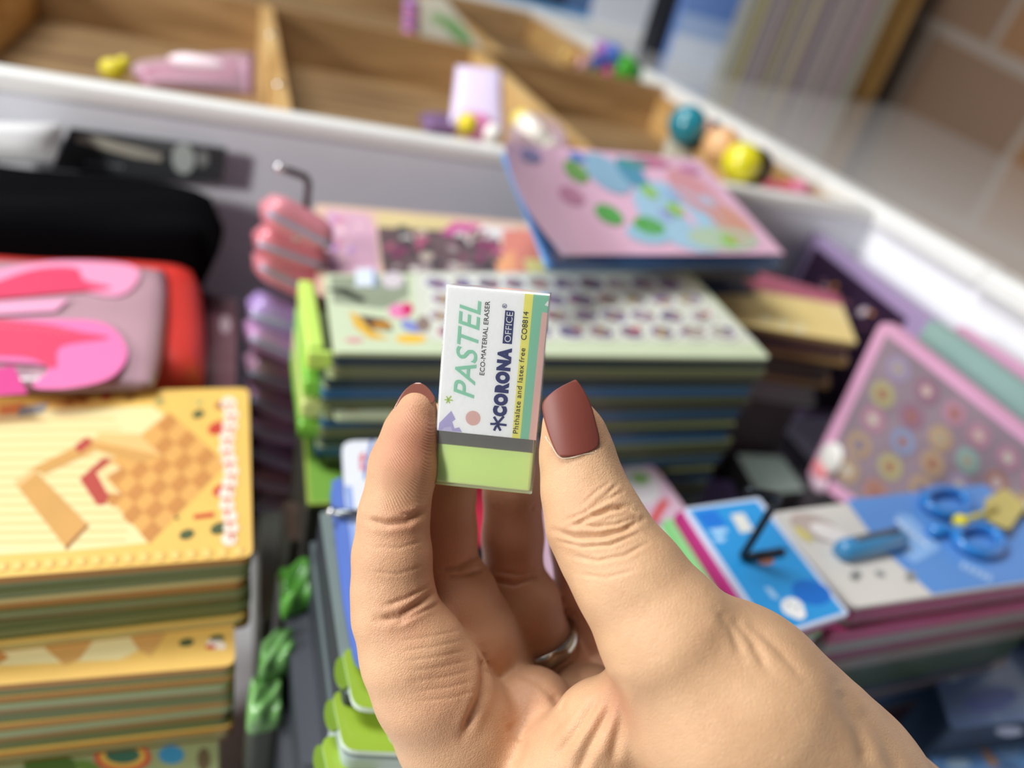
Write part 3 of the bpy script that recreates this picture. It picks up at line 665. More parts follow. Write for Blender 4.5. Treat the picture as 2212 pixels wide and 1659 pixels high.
sup = card('folder', [(1160, 440), (1530, 455), (1660, 560), (1240, 560)], .198, .004, mat('34507a', .4), mat('26344c', .4), r=.004, label='dark blue folder stacked beneath the pink folder', cat='folder', group='dark folders beneath the pink folder')
sup.location.z -= .012
zz = sup.location.z
while zz > .010:
    zz -= .0145; c = copy_to(sup, Vector((sup.location.x + random.uniform(-.002, .002), sup.location.y, max(zz, 0))), 0); 
# ---- yellow packs on the right
YT = mat('eed48c', .45, coat=.2, noise=.08); 
YC = [(1398, 570), (1812, 640), (1852, 742), (1540, 690)]
yp = card('sticker_pack', YC, .170, .0035, YT, mat('a5854e', .5), [([(1440, 580), (1640, 588), (1810, 636), (1820, 660), (1640, 628), (1500, 600)], mat('c96a80', .4, noise=.4, nscale=60))] + [(ell(1655 + i * 36, 690 + i * 10, 12, 9, 0, 10), mat('e6dcae', .5)) for i in range(3)],
          label='yellow pack with a red strip lying right of the sticker sheets', cat='sticker pack')
for i, (dz, c, s, lab) in enumerate([(.017, '4a2c30', '5a3a34', 'dark maroon pack directly under the yellow pack'), (.0225, 'c79a55', 'b98f50', 'brown edged pack in the right pile, under the maroon one'), (.040, '3a3038', '4a3830', 'near black pack low in the right pile'), (.046, 'b98f56', 'a8834e', 'tan edged pack low in the right pile'),
                                  (.066, '6a6464', '8a8584', 'grey clear pack in the right pile'), (.074, '5c5456', '93908e', 'second grey clear pack in the right pile'), (.090, '3c3434', '50474a', 'dark grey pack near the foot of the right pile')]):
    hgt = [.013, .005, .014, .005, .010, .006, .078][i]
    c_ = card('sticker_pack', YC, .170, hgt, mat(c, .45, coat=.2), mat(s, .5), label=lab, cat='sticker pack')
    c_.location = yp.location + Vector((-.004 * (i + 1) * .6 + (.01 if i % 2 else 0), 0, 0)); c_.location.z = .170 - dz - (hgt if i else 0) + (0 if i else -.0)
    c_.location.z = [.1535, .1480, .1335, .1280, .1175, .1105, .0320][i]
# ---- purple framed pack and pink framed cases standing by the side panel
def xcard(px, x, t, m, prints=(), nm='x', parent=None, r=.004, side=None):
    g = MB(); W = rnd([Vector(Px(a, b_, x)) for a, b_ in px], r)
    g.prism(W, (t, 0, 0), m, side)
    for e, (poly, mm) in enumerate(prints):
        q = [Vector(Px(a, b_, x)) - Vector((.00005 + .00001 * e, 0, 0)) for a, b_ in poly]
        g.add(q, [list(range(len(q)))], mm)
    return g.build(nm, parent)
PUR = mat('a791ba', .4, coat=.3)
pf = xcard([(1742, 492), (2010, 690), (1890, 900), (1560, 905)], .485, .012, PUR,
    [([(1762, 532), (1960, 690), (1850, 890), (1590, 880)], mat('35223a', .35, coat=.4, noise=.3, nscale=30))] +
    sprinkle([(1770, 590), (1900, 660), (1850, 760), (1740, 740)], 26, ['b0486a', '6a3a50', 'c8a8b0', 'd08a40', '8a5a70', '4a3058', 'd0c0c8'], 6, 14, 8), 'framed_pack')
zmin = min((pf.matrix_world @ Vector(c)).z for c in pf.bound_box)
tag(pf, 'purple framed dark pack standing against the white side panel', 'pack')
sp2 = MB(); ys = [(pf.location + v.co).y for v in pf.data.vertices]; zb = min((pf.location + v.co).z for v in pf.data.vertices)
sp2.box((.470, min(ys), 0), (.52, max(ys), max(zb, .004)), mat('2e262c', .5)); tag(sp2.build('carton', bevel=.001), 'low dark carton under the purple framed pack', 'carton')
PKC = mat('dfa6c6', .35, coat=.4); IN = mat('a08d98', .3, coat=.6, noise=.4, nscale=45)
pc = empty('sticker_case', Px(1950, 900, .40), 'pink framed clear case full of round stickers at the right edge', 'case')
CQ = [(1905, 688), (2420, 1095), (2300, 1420), (1742, 1030)]
xcard(CQ, .40, .008, PKC, [([(1915, 722), (2400, 1105), (2290, 1380), (1772, 1022)], IN)], 'frame', pc, r=.008)
f = quad_map([(1925, 745), (2280, 1035), (2180, 1300), (1785, 1020)])
rs = random.Random(5); g = MB()
for i in range(6):
    for j in range(5):
        x, y = f((i + .5) / 6, (j + .5) / 5); x += rs.uniform(-6, 6)
        c = rs.choice(['b08478', '8d9abc', 'b88a9c', 'b89c80', '94b0aa', 'a898b4', '9c7488', 'b4ac80', '8498ac'])
        q = [Vector(Px(a, b_, .40)) - Vector((.0006, 0, 0)) for a, b_ in ell(x, y, 25, 31, -30, 14)]
        g.add(q, [list(range(14))], mat(c, .4, coat=.4, noise=.3, nscale=150))
        q = [Vector(Px(a, b_, .40)) - Vector((.0009, 0, 0)) for a, b_ in ell(x, y, 10, 13, -30, 10)]
        g.add(q, [list(range(10))], mat(rs.choice(['c4bcb0', '9c6c60', 'c8b0a8', '7a7490', 'a89c88']), .4))
g.build('round_stickers', pc)
g = MB(); g.ball(Px(1795, 990, .397), .010, mat('e4e2dc', .3, coat=.5), (.35, 1, 1.2)); g.ball(Px(1772, 1015, .396), .008, mat('e48a90', .35), (.35, 1, .9)); g.ball(Px(1770, 1040, .397), .008, mat('dcc0d0', .35), (.35, 1, 1)); g.build('corner_tag', pc, smooth=True)
o = xcard([(2008, 688), (2420, 985), (2380, 1060), (1975, 745)], .445, .008, mat('8fb0aa', .4, coat=.3), nm='case'); tag(o, 'teal case between the two pink framed cases', 'case')
zb = min((o.location + v.co).z for v in o.data.vertices)
o = xcard([(2068, 700), (2420, 930), (2400, 1010), (2050, 740)], .475, .006, mat('dba3c4', .4, coat=.3), nm='case'); tag(o, 'rear pink case next to the white side panel', 'case')
yl = [(pc.location + Vector((0, 0, 0))).y]
g = MB(); g.box((.395, .06, 0), (.492, .345, .055), mat('4a4448', .5)); tag(g.build('carton', bevel=.001), 'dark carton under the pink framed case', 'carton')
g = MB(); g.box((.441, .10, .0552), (.484, .33, .105), mat('6b7a78', .5)); tag(g.build('carton', bevel=.001), 'grey green carton holding the teal case', 'carton')
# ---- blue card pile and stationery set (right front)
BLU = mat('2c9be0', .4, coat=.4, noise=.1, nscale=20); WE = mat('c8d4e8', .4)
BQ = [(1478, 1097), (1640, 1074), (1836, 1326), (1664, 1380)]
bc = card('gift_card', BQ, .165, .002, WE, WE, [([(1488, 1102), (1634, 1082), (1822, 1322), (1668, 1370)], BLU),
    ([(1500, 1108), (1545, 1102), (1572, 1135), (1525, 1142)], mat('1f77d8', .4, coat=.3)),
    ([(1578, 1112), (1606, 1108), (1628, 1145), (1600, 1152)], mat('dfe0d8', .4)),
    ([(1530, 1145), (1568, 1140), (1572, 1150), (1548, 1156), (1570, 1162), (1560, 1172), (1536, 1166), (1552, 1160)], mat('a9d4f4', .4)),
    (ell(1655, 1212, 18, 8), mat('a86a54', .5)), (ell(1682, 1195, 24, 6, -20), mat('2f6f98', .5)),
    (ell(1752, 1280, 44, 26, 15), mat('1472d0', .4, coat=.3)), ([(1650, 1268), (1665, 1270), (1685, 1295), (1668, 1292)], mat('9cc8ea', .4)),
    (ell(1712, 1312, 26, 20, 25), mat('eef0f0', .4)), (ell(1725, 1325, 16, 13, 25), mat('f2f2f0', .4)), (ell(1703, 1305, 3, 3), mat('5a6a70', .5)), (ell(1722, 1312, 3, 3), mat('5a6a70', .5))],
    r=.002, label='bright blue card with a white figure on top of the card pile', cat='card')
for i, (dx, dz, c, s, l, hg) in enumerate([(-.004, .0022, 'b01a70', 'a01666', 'magenta card edge just below the blue card', .004), (-.0085, .0064, '86cf86', '70b870', 'light green card edge under the magenta card', .004), (-.010, .0106, 'd9c9d4', 'b8a8b4', 'pale pink card under the light green one', .006),
        (-.002, .0168, '6a6468', '4a4648', 'grey card bundle under the blue card', .02), (0, .037, '5a5458', '3c3a3c', 'dark grey card bundle under the blue card pile', .06), (0, .0972, '4a4a50', '33333a', 'bottommost bundle under the blue card pile', .0675)]):
    k = card('gift_card', BQ, .165, hg, mat(c, .4, coat=.3), mat(s, .5), r=.002, label=l, cat='card'); k.location = bc.location + Vector((dx, -.0005, 0)); k.location.z = .163 - dz - hg + .002
g = MB(); hb = Pz(1600, 1208, .1655); ht = Vector((hb.x, hb.y, 0)); 
r1 = ray(1660, 1072); tt = hb.y / r1.y; ht = CAMLOC + r1 * tt; ht.x = hb.x + .0015; t2 = Py(1612, 1060, hb.y); b2 = Pz(1690, 1190, .1665)
g.tube([b2, hb + Vector((.0015, 0, .0012)), hb + Vector((0, 0, .002)), hb.lerp(ht, .5), ht - Vector((0, 0, .001)), ht + Vector((-.001, 0, .0003)), t2], .0016, mat('2b3238', .35, .6), 12)
tag(g.build('wire_hook', smooth=True), 'black bent wire hook standing on the blue card', 'hook')
SQ = [(1662, 1108), (2250, 1033), (2330, 1241), (1842, 1312)]
BC2 = mat('5f97dc', .4, coat=.3)
ss = empty('stationery_set', Pz(1900, 1200, .16), 'white and blue card with a blue cutter and scissors, far right', 'stationery set')
def zc(poly, z, e, m, g): g.add(ccw([Vector(Pz(x, y, z)) + Vector((0, 0, e)) for x, y in poly]), [list(range(len(poly)))], m)
g = MB(); g.prism(rnd(ccw([Vector(Pz(x, y, .160)) for x, y in SQ]), .003), (0, 0, -.002), mat('d9d5ce', .45, coat=.2))
zc([(1826, 1080), (2248, 1034), (2328, 1240), (2014, 1284), (1900, 1180)], .160, .0002, BC2, g)
zc(ell(1762, 1140, 60, 24, 22), .160, .0003, mat('c9b8b0', .5, noise=.4, nscale=100), g); zc(ell(1790, 1152, 44, 16, 22), .160, .0004, mat('e8e2de', .5), g); zc(ell(1735, 1155, 26, 7, 40), .160, .0004, mat('d8cc70', .5), g)
zc([(1935, 1112), (1965, 1115), (2030, 1180), (2025, 1190), (1975, 1218), (1955, 1205)], .160, .0004, mat('8fbcf0', .4), g)
for i in range(6): zc(ell(1938 + i * 12, 1128 + i * 10, 7, 4, 40, 8), .160, .0006, mat('d8e8f8', .4), g)
for x, y in ((1845, 1248), (1900, 1240), (1965, 1250), (1968, 1242), (1850, 1240)): zc(ell(x, y, 12, 7, 20, 10), .160, .0004, mat('9a9a98', .5), g)
for i in range(5): zc(ell(2080 + i * 14, 1222 + i * 7, 6, 9, 20, 8), .160, .0004, mat('a8c8ee', .4), g)
g.build('backing_card', ss)
g = MB(); A = Pz(1812, 1192, .163); B_ = Pz(1950, 1162, .163); CB_ = mat('3f8fc4', .35, coat=.5)
g.tube([A + (B_ - A) * t for t in (0, .08, .5, .92, 1)], [.0035, .0052, .0055, .0052, .0035], CB_, 14)
g.tube([A + (B_ - A) * t + Vector((0, .001, .0048)) for t in (.18, .6, .85)], .0018, mat('5a6068', .4), 10); g.build('cutter', ss, smooth=True)
SB = mat('2f86d4', .3, coat=.6)
sc = empty('scissors', (0, 0, 0), '', ''); 
sc.parent = ss; sc.location = Pz(2060, 1130, .163) - ss.location
def ringpx(cx, cy, rx, ry, rot, rr):
    P = [Pz(x, y, .1635) for x, y in ell(cx, cy, rx, ry, rot, 26)]; g.tube(P, rr, SB, 12, closed=True)
g = MB(); ringpx(2046, 1084, 48, 26, 10, .0028); g.tube([Pz(2085, 1110, .163), Pz(2100, 1122, .163), Pz(2085, 1128, .163)], .003, SB); g.build('finger_loop', sc, smooth=True)
g = MB(); ringpx(2115, 1165, 50, 27, 14, .0028); g.tube([Pz(2070, 1155, .163), Pz(2040, 1142, .163), Pz(2010, 1150, .163)], .003, SB); g.build('finger_loop', sc, smooth=True)
g = MB(); g.ball(Pz(2074, 1126, .166), .0034, mat('ecdc20', .35)); g.tube([Pz(2074, 1126, .166), Pz(2120, 1112, .1665), Pz(2150, 1100, .1665)], .0016, mat('c8bc58', .4)); g.build('pivot', sc, smooth=True)
tag(card('paper_tag', [(2128, 1078), (2180, 1050), (2215, 1095), (2180, 1145), (2130, 1120)], .166, .001, mat('cabc70', .5, noise=.1), mat('b0a458', .5)), 'yellow square paper tag behind the scissors', 'tag')
stk = [('9a2a5c', 'a02460', .008, 'dark magenta pack'), ('c9c4bc', '8c867c', .004, 'pale pack'), ('a83468', 'b02c66', .008, 'magenta pack'), ('bfb8b0', '8c867c', .007, 'greyish white pack'), ('8c2448', '7c1840', .006, 'crimson pack'), ('b8ae9e', '7a7066', .008, 'beige pack'), ('3f6a24', '1f3a18', .020, 'green pack'), ('34465c', '2a3448', .008, 'navy pack'), ('a8a0a4', '504c54', .006, 'grey pack'), ('2f5a88', '1f3a58', .010, 'blue pack'), ('8c8488', '4c484e', .006, 'smoke grey pack'), ('4a2024', '341418', .065, 'dark brown carton')]
zz = .158
for i, (c, s, hg, l) in enumerate(stk):
    zz -= hg + .0002
    if i == len(stk) - 1: hg += zz; zz = 0.0
    k = card('stationery_pack', SQ, .160, hg, mat(c, .5), mat(s, .45, coat=.2, noise=.25, nscale=25), r=.003, label=['%s right below the scissors card', '%s second under the scissors card', '%s third under the scissors card', '%s fourth under the scissors card', '%s fifth under the scissors card', '%s above the green one, right pile', '%s midway in the pile beneath the scissors card', '%s below the green one', '%s below the navy one', '%s low under the scissors card', '%s second from the bottom under the scissors card', '%s at the bottom under the scissors card'][i] % l, cat='pack')
    k.location = ss.location + (k.location - ss.location); k.location.z = zz
    k.location.x += random.uniform(-.0035, .0035); k.location.y += random.uniform(-.002, .002)
# blue packs bottom right
for i, (q, z, c, l, pr2) in enumerate([
    ([(2010, 1440), (2240, 1385), (2320, 1545), (2055, 1575)], .085, '54719c', 'blue printed pack under the scissors pile, right edge', [(ell(2060, 1445, 34, 24, -20), mat('bcdcec', .4)), (ell(2150, 1430, 26, 14), mat('8f8488', .5)), (ell(2140, 1510, 60, 26, -10), mat('4a5f9c', .5)), (ell(2180, 1580, 30, 10), mat('8f98b0', .5))]),
    ([(2000, 1600), (2230, 1570), (2320, 1700), (2030, 1760)], .060, '6d9fd8', 'light blue pack in the bottom right corner', [(ell(2110, 1600, 8, 6), mat('c878a8', .5)), ([(2118, 1618), (2132, 1616), (2160, 1652), (2140, 1658)], mat('c8986c', .5)), (ell(2070, 1650, 26, 12), mat('b8d8f0', .5)), (ell(2180, 1620, 30, 20), mat('8ab4e4', .5))])]):
    card('gift_pack', q, z, z, mat(c, .45, coat=.3, noise=.2, nscale=30), mat('22364e', .5), pr2, r=.004, label=l, cat='pack')
# ---- pink card behind the thumb
pcd = card('pink_card', [(1010, 1002), (1412, 1004), (1660, 1345), (1130, 1390)], .115, .003, mat('dcb9cc', .4, coat=.3), mat('b894a8', .5),
    [(ell(1380, 1050, 50, 40, 30), mat('ded9da', .4)), (ell(1383, 1034, 20, 13, 10), mat('98c078', .4)), (ell(1388, 1036, 8, 5), mat('6aa048', .4)),
     ([(1428, 1080), (1448, 1080), (1405, 1150), (1385, 1150)], mat('d84840', .4)), (ell(1420, 1160, 30, 34, 30), mat('b090a0', .4)), ([(1010, 1040), (1052, 1040), (1075, 1180), (1030, 1180)], mat('c02c44', .4)), (ell(1480, 1210, 30, 20, 50), mat('d8c8b4', .4)), (ell(1560, 1290, 40, 30, 40), mat('e0d4dc', .4))],
    r=.006, label='pale pink card with a green flower and red strip behind the thumb', cat='card')
bd = card('card_bundle', [(1010, 1002), (1412, 1004), (1660, 1345), (1130, 1390)], .115, .1115, mat('6a5c68', .5), mat('3c363c', .5), r=.006, label='dark bundle of cards supporting the pale pink card', cat='card'); bd.location.z = 0
for q, z, c, l in [([(1490, 1030), (1580, 1040), (1600, 1090), (1490, 1095)], .07, '5a4f80', 'small dark purple pack between the pink card and the grey packs'), ([(1590, 980), (1690, 985), (1740, 1060), (1640, 1070)], .07, '8a9a90', 'grey green pack in front of the pink framed case'), ([(1430, 1060), (1485, 1050), (1500, 1100), (1440, 1110)], .06, '5c6a34', 'small olive pack beside the pale pink card')]:
    card('small_pack', q, z, z, mat(c, .45, noise=.3, nscale=60), mat('3a3638', .5), r=.003, label=l, cat='pack')
# ---- things left of the hand: blue and white card, grey folders, green cards
WB = [(738, 952), (1010, 948), (1010, 1448), (792, 1458)]
wb_ = card('long_card', [(738, 952), (1000, 950), (1000, 1300), (1000, 1452), (808, 1457), (758, 1300)], .168, .002, mat('dfe3ea', .4, coat=.3), mat('9aa6b8', .5),
    [([(716, 1040), (738, 1030), (800, 1455), (772, 1440)], mat('5b78c4', .4, coat=.3)), ([(745, 1050), (760, 1050), (800, 1440), (786, 1440)], mat('8ea6dc', .4)), ([(800, 952), (808, 952), (790, 1040), (785, 1030)], mat('4a64b0', .4)),
     ([(776, 985), (786, 975), (790, 990), (782, 1002), (792, 1012), (778, 1018)], mat('d06a78', .4))],
    r=.006, label='tall white card with a blue border left of the fingers', cat='card')
un = card('long_card', [(712, 1042), (960, 1040), (960, 1452), (770, 1446), (742, 1300)], .1655, .002, mat('5b78c4', .4, coat=.3), mat('3c56a0', .5), r=.006, label='blue card peeking out left of the white card', cat='card')
gz = .162
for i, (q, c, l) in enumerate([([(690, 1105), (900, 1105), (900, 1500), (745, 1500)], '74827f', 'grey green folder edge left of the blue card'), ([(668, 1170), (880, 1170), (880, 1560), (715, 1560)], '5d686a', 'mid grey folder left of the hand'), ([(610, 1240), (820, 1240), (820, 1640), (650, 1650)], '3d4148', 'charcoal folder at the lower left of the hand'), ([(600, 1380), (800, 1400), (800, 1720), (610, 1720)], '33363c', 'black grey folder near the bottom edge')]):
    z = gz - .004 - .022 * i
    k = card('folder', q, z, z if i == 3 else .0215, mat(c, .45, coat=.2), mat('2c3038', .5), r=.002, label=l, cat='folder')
# hook seen left of the index finger
g = MB(); g.tube([Pz(716, 1106, .1705), Pz(760, 1110, .1705), Pz(830, 1114, .1705), Pz(860, 1110, .160)], .0016, mat('7a7f82', .3, .9), 12); g.ball(Pz(716, 1106, .1705), .0018, mat('c8cacc', .2, 1.0))
tag(g.build('wire_hook', smooth=True), 'short grey wire hook tip poking out left of the index finger', 'hook')
LG = mat('8fae2c', .4, coat=.3, noise=.12, nscale=40); LG2 = mat('6f8f1c', .4, coat=.3); MIN = mat('cfdccf', .5); DKG2 = mat('66802a', .4)
def green_card2(x, y, z, l):
    root = empty('animal_card', Pz(x + 60, y + 60, z), l, 'card')
    P_ = [(ell(x + 90, y + 12, 34, 20), mat('7d9c20', .4)), (ell(x + 92, y + 20, 26, 15), mat('a3c040', .4)), (ell(x + 160, y + 78, 38, 46, 20), mat('d6dcdc', .5)), (ell(x + 175, y + 112, 26, 28, 0), mat('dfe2e2', .5)), (ell(x + 150, y + 52, 4, 4), mat('50585a', .5)), (ell(x + 172, y + 56, 4, 4), mat('50585a', .5)),
          ([(x + 205, y + 30), (x + 330, y + 20), (x + 330, y + 135), (x + 215, y + 132)], mat('566e38', .5)), (ell(x + 222, y + 70, 5, 5), mat('d8d060', .4))]
    card('board', [(x, y), (x + 330, y - 10), (x + 330, y + 142), (x + 26, y + 128)], z, .0022, LG, MIN, P_, r=.004, parent=root)
    g = MB(); P = ccw([Vector(Pz(a, b_, z - .0005)) for a, b_ in ell(x + 2, y + 52, 17, 34, -8, 16)]); g.prism(P, (0, 0, -.0012), LG2); g.build('ear', root)
    return root
green_card2(738, 1400, .1600, 'green animal card just below the blue card, topmost of the three green ones')
green_card2(716, 1492, .1520, 'middle green animal card left of the palm')
green_card2(692, 1590, .1440, 'lowest green animal card at the bottom edge')
gb = card('card_bundle', [(738, 1420), (1060, 1400), (1060, 1530), (764, 1528)], .1575, .1575, mat('8a9a98', .5), mat('aab8b4', .5), r=.003, label='bundle of mint edged cards under the green animal cards', cat='card')
gb.location.y += .004
gb2 = card('card_bundle', [(716, 1500), (1040, 1490), (1040, 1630), (742, 1626)], .1490, .1490, mat('8a9a98', .5), mat('aab8b4', .5), r=.003, label='lower bundle of mint edged cards under the green animal cards', cat='card')
gb2.location.y -= .002
# lime card and green packets further back
lc = card('lime_card', [(650, 842), (760, 838), (800, 1085), (664, 1090)], .125, .002, mat('b4cc58', .4, coat=.3, noise=.25, nscale=40), mat('8aa040', .5), [(ell(695, 880, 16, 20), mat('3a3a30', .5)), ([(660, 930), (740, 900), (780, 1080), (672, 1085)], mat('84b848', .4, coat=.3)), (ell(720, 930, 30, 6, 60), mat('33362e', .5))], r=.002, label='lime green card left of the index finger tip', cat='card')
lb = card('card_bundle', [(650, 842), (760, 838), (800, 1085), (664, 1090)], .125, .122, mat('5f6a44', .5), mat('4a4a3c', .5), r=.002, label='dark bundle under the lime green card', cat='card'); lb.location.z = 0
for q, z, c, l in [([(596, 1240), (680, 1215), (690, 1300), (606, 1335)], .125, '6cc044', 'bright green packet in the dark gap left of the hand'), ([(560, 1390), (640, 1370), (640, 1440), (556, 1470)], .115, '78b860', 'mottled green packet below the bright green one'), ([(536, 1480), (610, 1470), (610, 1560), (530, 1580)], .105, '86c46c', 'pale green packet beside the orange cards near the bottom'),
                   ([(610, 1080), (700, 1100), (700, 1160), (620, 1170)], .09, '6a5448', 'brown packet under the lime card'), ([(618, 1190), (690, 1180), (690, 1216), (612, 1222)], .08, 'b0b48c', 'pale strip packet above the bright green one'), ([(560, 1110), (620, 1100), (640, 1330), (560, 1340)], .06, '54564c', 'dull olive packet in the gap beside the orange cards')]:
    if c in ('6cc044', '78b860', '86c46c', 'b0b48c'):
        plan_pillow('small_packet', q, z, .016, mat(c, .4, coat=.4, noise=.75, nscale=110), l, 'packet', n=14, pw=5, wr=.003, kw=len(l))
        t_ = card('small_packet', q, z - .0165, z - .0165, mat('4c5440', .5), mat('3c4034', .5), r=.004, label='dark packet under the ' + l.split(' in ')[0].split(' below')[0].split(' beside')[0].split(' above')[0], cat='packet')
    else: card('small_packet', q, z, z, mat(c, .4, coat=.4, noise=.4, nscale=70), mat('4c5440', .5), r=.004, label=l, cat='packet')
# ================================================================== the eraser
er = empty('eraser', Pd(1060, 840, .163), 'small pastel boxed eraser with white sleeve held between thumb and finger', 'eraser')
TL, TR, BR_, BL_ = Pd(965, 617, .1585), Pd(1187, 634, .1570), Pd(1147, 1065, .1640), Pd(936, 1045, .1655)
O_ = (TL + TR + BR_ + BL_) / 4
vV = ((TL + TR) - (BL_ + BR_)).normalized(); uU = ((TR + BR_) - (TL + BL_)); uU = (uU - vV * uU.dot(vV)).normalized()
nN = uU.cross(vV)                                 # towards the camera
EW = ((TR - TL).length + (BR_ - BL_).length) / 2; EH = ((TL - BL_).length + (TR - BR_).length) / 2; ET = .0105
def E(s, t, n=0.0): return O_ + uU * ((s - .5) * EW) + vV * ((t - .5) * EH) + nN * n
def ebox(g, s0, s1, t0, t1, n0, n1, m):
    P = [E(s, t, n) for n in (n0, n1) for s, t in ((s0, t0), (s1, t0), (s1, t1), (s0, t1))]
    g.add(P, [[3, 2, 1, 0], [4, 5, 6, 7], [0, 1, 5, 4], [1, 2, 6, 5], [2, 3, 7, 6], [3, 0, 4, 7]], m)
EG = mat('e2f8a2', .42, coat=.2, noise=.04, sub=.15, name='green_rubber')
g = MB(); ebox(g, .012, .985, .006, .215, -ET + .0004, -.0004, EG); ebox(g, .03, .97, .215, .97, -ET + .0006, -.0008, EG); g.build('rubber', er, bevel=.0005, smooth=False)
g = MB(); ebox(g, .018, .984, .205, .282, -ET + .0003, -.0003, mat('c2bcb2', .3, .85, noise=.2, nscale=300, name='dark_foil')); g.build('foil_band', er, bevel=.0002)
PAP = mat('fdfefd', .5, coat=.12, bump=.08, bscale=900, name='white_paper'); MINT = mat('8fcfb2', .5); YEL = mat('f4ee7c', .5); ROS = mat('e6bfb6', .5); NAVY = mat('16256e', .6); BLKI = mat('1c1c1e', .5); LIL = mat('bcb4dc', .5); LIME = mat('b5d65a', .5); WHI = mat('f4f4f2', .5)
g = MB(); ebox(g, 0, 1, .276, .992, -ET, 0, PAP)
LV = [.00003]
def eq(poly, m, lvl=1): g.add([E(s, t, .00003 * lvl) for s, t in poly], [list(range(len(poly)))], m)
eq([(.765, .992), (.848, .992), (.842, .276), (.76, .276)], YEL, 1)
eq([(.848, .992), (1, .992), (1, .276), (.842, .276)], MINT, 1)
eq([(.945, .905), (.958, .912), (1, .908), (1, .276), (.928, .276), (.938, .70)], ROS, 2)
eq([(.965, .945), (.985, .962), (1, .968), (1, .94)], WHI, 2)
def AS(x, y):    # zoomed-crop pixels -> sleeve coordinates
    t = (1540 + (x - 55) * .0875 - y) / 1482; xl = 55 + 97 * t
    return ((x - xl) / (735 + 27 * t), t)
eq([AS(*p) for p in [(100, 1078), (190, 985), (222, 1048), (197, 1068), (215, 1118), (250, 1108), (272, 1146), (92, 1133)]][::-1], LIL, 1)
eq([AS(205, 1142), AS(188, 1105), AS(142, 1110), AS(112, 1136)], mat('cfc9e6', .5), 2)
def circ(s, t, r, m, lvl=1, n=28, sx=1): eq([(s + r * math.cos(2 * math.pi * k / n) * sx, t + r * EW / EH * math.sin(2 * math.pi * k / n)) for k in range(n)], m, lvl)
circ(.355, .356, .075, ROS, 1)
def stroke(pts, wd, m, lvl=2):          # polyline ribbon in (s in EW units, t) space, width in mm
    P = [E(s, t, .00003 * lvl) for s, t in pts]; L = []; R = []
    for i, p in enumerate(P):
        d = (P[min(i + 1, len(P) - 1)] - P[max(i - 1, 0)]).normalized(); q = nN.cross(d)
        L.append(p + q * wd / 2); R.append(p - q * wd / 2)
    for i in range(len(P) - 1): g.add([R[i], R[i + 1], L[i + 1], L[i]], [[0, 1, 2, 3]], m)
def star(cx, cy, k, wd, m, lvl):
    for arc in ([(-35, -52), (-9, -10), (-2, 20), (15, 52)], [(39, -56), (-4, -7), (-30, 2), (-62, 2)], [(60, 10), (4, 4), (-20, 22), (-34, 52)]):
        q = []
        for i in range(len(arc) * 4 - 3):
            a = i / 4; j = min(int(a), len(arc) - 2); f_ = a - j
            q.append(AS(cx + k * (arc[j][0] * (1 - f_) + arc[j + 1][0] * f_), cy + k * (arc[j][1] * (1 - f_) + arc[j + 1][1] * f_)))
        stroke(q, wd, m, lvl)
star(545, 1078, 1.0, .00052, NAVY, 2); star(170, 902, .5, .00024, LIME, 2)
# badge behind OFFICE
eq([(.588, .742), (.680, .742), (.680, .898), (.672, .904), (.588, .904)][::-1], NAVY, 1)
eqr = [(.578 + .021 * math.cos(a), .924 + .021 * EW / EH * math.sin(a)) for a in [2 * math.pi * k / 20 for k in range(21)]]
stroke(eqr, .00007, NAVY, 2)
def etext(txt, s_base, t0, t1, cap, m, lvl=2, bold=0.0, shear=0.0, ds=0.0, xs=None, serif=False):
    """lettering running up the sleeve; s_base = baseline, cap = capital height (fraction of the width)"""
    cu = bpy.data.curves.new('lettering', 'FONT'); cu.body = txt; cu.size = 1.0; cu.offset = bold; cu.shear = shear; cu.resolution_u = 4; cu.space_character = xs or 1.0
    to = bpy.data.objects.new('lettering', cu); COL.objects.link(to); dg = bpy.context.evaluated_depsgraph_get(); dg.update()
    me = bpy.data.meshes.new_from_object(to.evaluated_get(dg))
    vs_ = [v.co.copy() for v in me.vertices]; x0 = min(v.x for v in vs_); x1 = max(v.x for v in vs_)
    caph = 0.69 if serif is False else .69
    out = []
    for v in vs_:
        t = t0 + (v.x - x0) / (x1 - x0) * (t1 - t0); s = s_base + ds * (t - t0) / (t1 - t0) - v.y / caph * cap
        out.append(E(s, t, .00003 * lvl))
    k = len(g.v); g.v += out; i = g.mi(m)
    for p in me.polygons: g.f.append([k + a for a in p.vertices]); g.m.append(i)
    bpy.data.objects.remove(to); bpy.data.meshes.remove(me); bpy.data.curves.remove(cu)
etext('PASTEL', .345, .455, .938, .205, mat('98d8ba', .5), 2, bold=0.008, shear=.25, ds=.0)
etext('ECO-MATERIAL ERASER', .432, .576, .940, .046, BLKI, 2)
etext('CORONA', .672, .378, .722, .112, NAVY, 2, bold=.085, xs=1.2)
etext('OFFICE', .666, .750, .897, .062, WHI, 3)
etext('Phthalate and latex free', .814, .300, .728, .050, BLKI, 3, xs=1.08)
etext('CO8814', .816, .768, .906, .052, BLKI, 3)
etext('R', .591, .918, .930, .026, NAVY, 3)
g.build('paper_sleeve', er)
# small print on the left side face of the sleeve
g = MB()
for i in range(34):
    t = .42 + i * .0155
    if i % 5 != 4:
        a, b2, c, d = [O_ - uU * (EW * .5 + .00003) + vV * ((t_ - .5) * EH) + nN * n_ for t_, n_ in ((t, -.0012), (t + .008, -.0012), (t + .008, -.0021), (t, -.0021))]
        g.add([a, b2, c, d], [[3, 2, 1, 0]], BLKI)
g.build('side_print', er)
g = MB(); ebox(g, -.008, 1.008, -.004, 1.004, -ET - .00022, .00022, film((1, 1, 1), .01, .06)); 
g.build('clear_wrap', er, bevel=.0003)

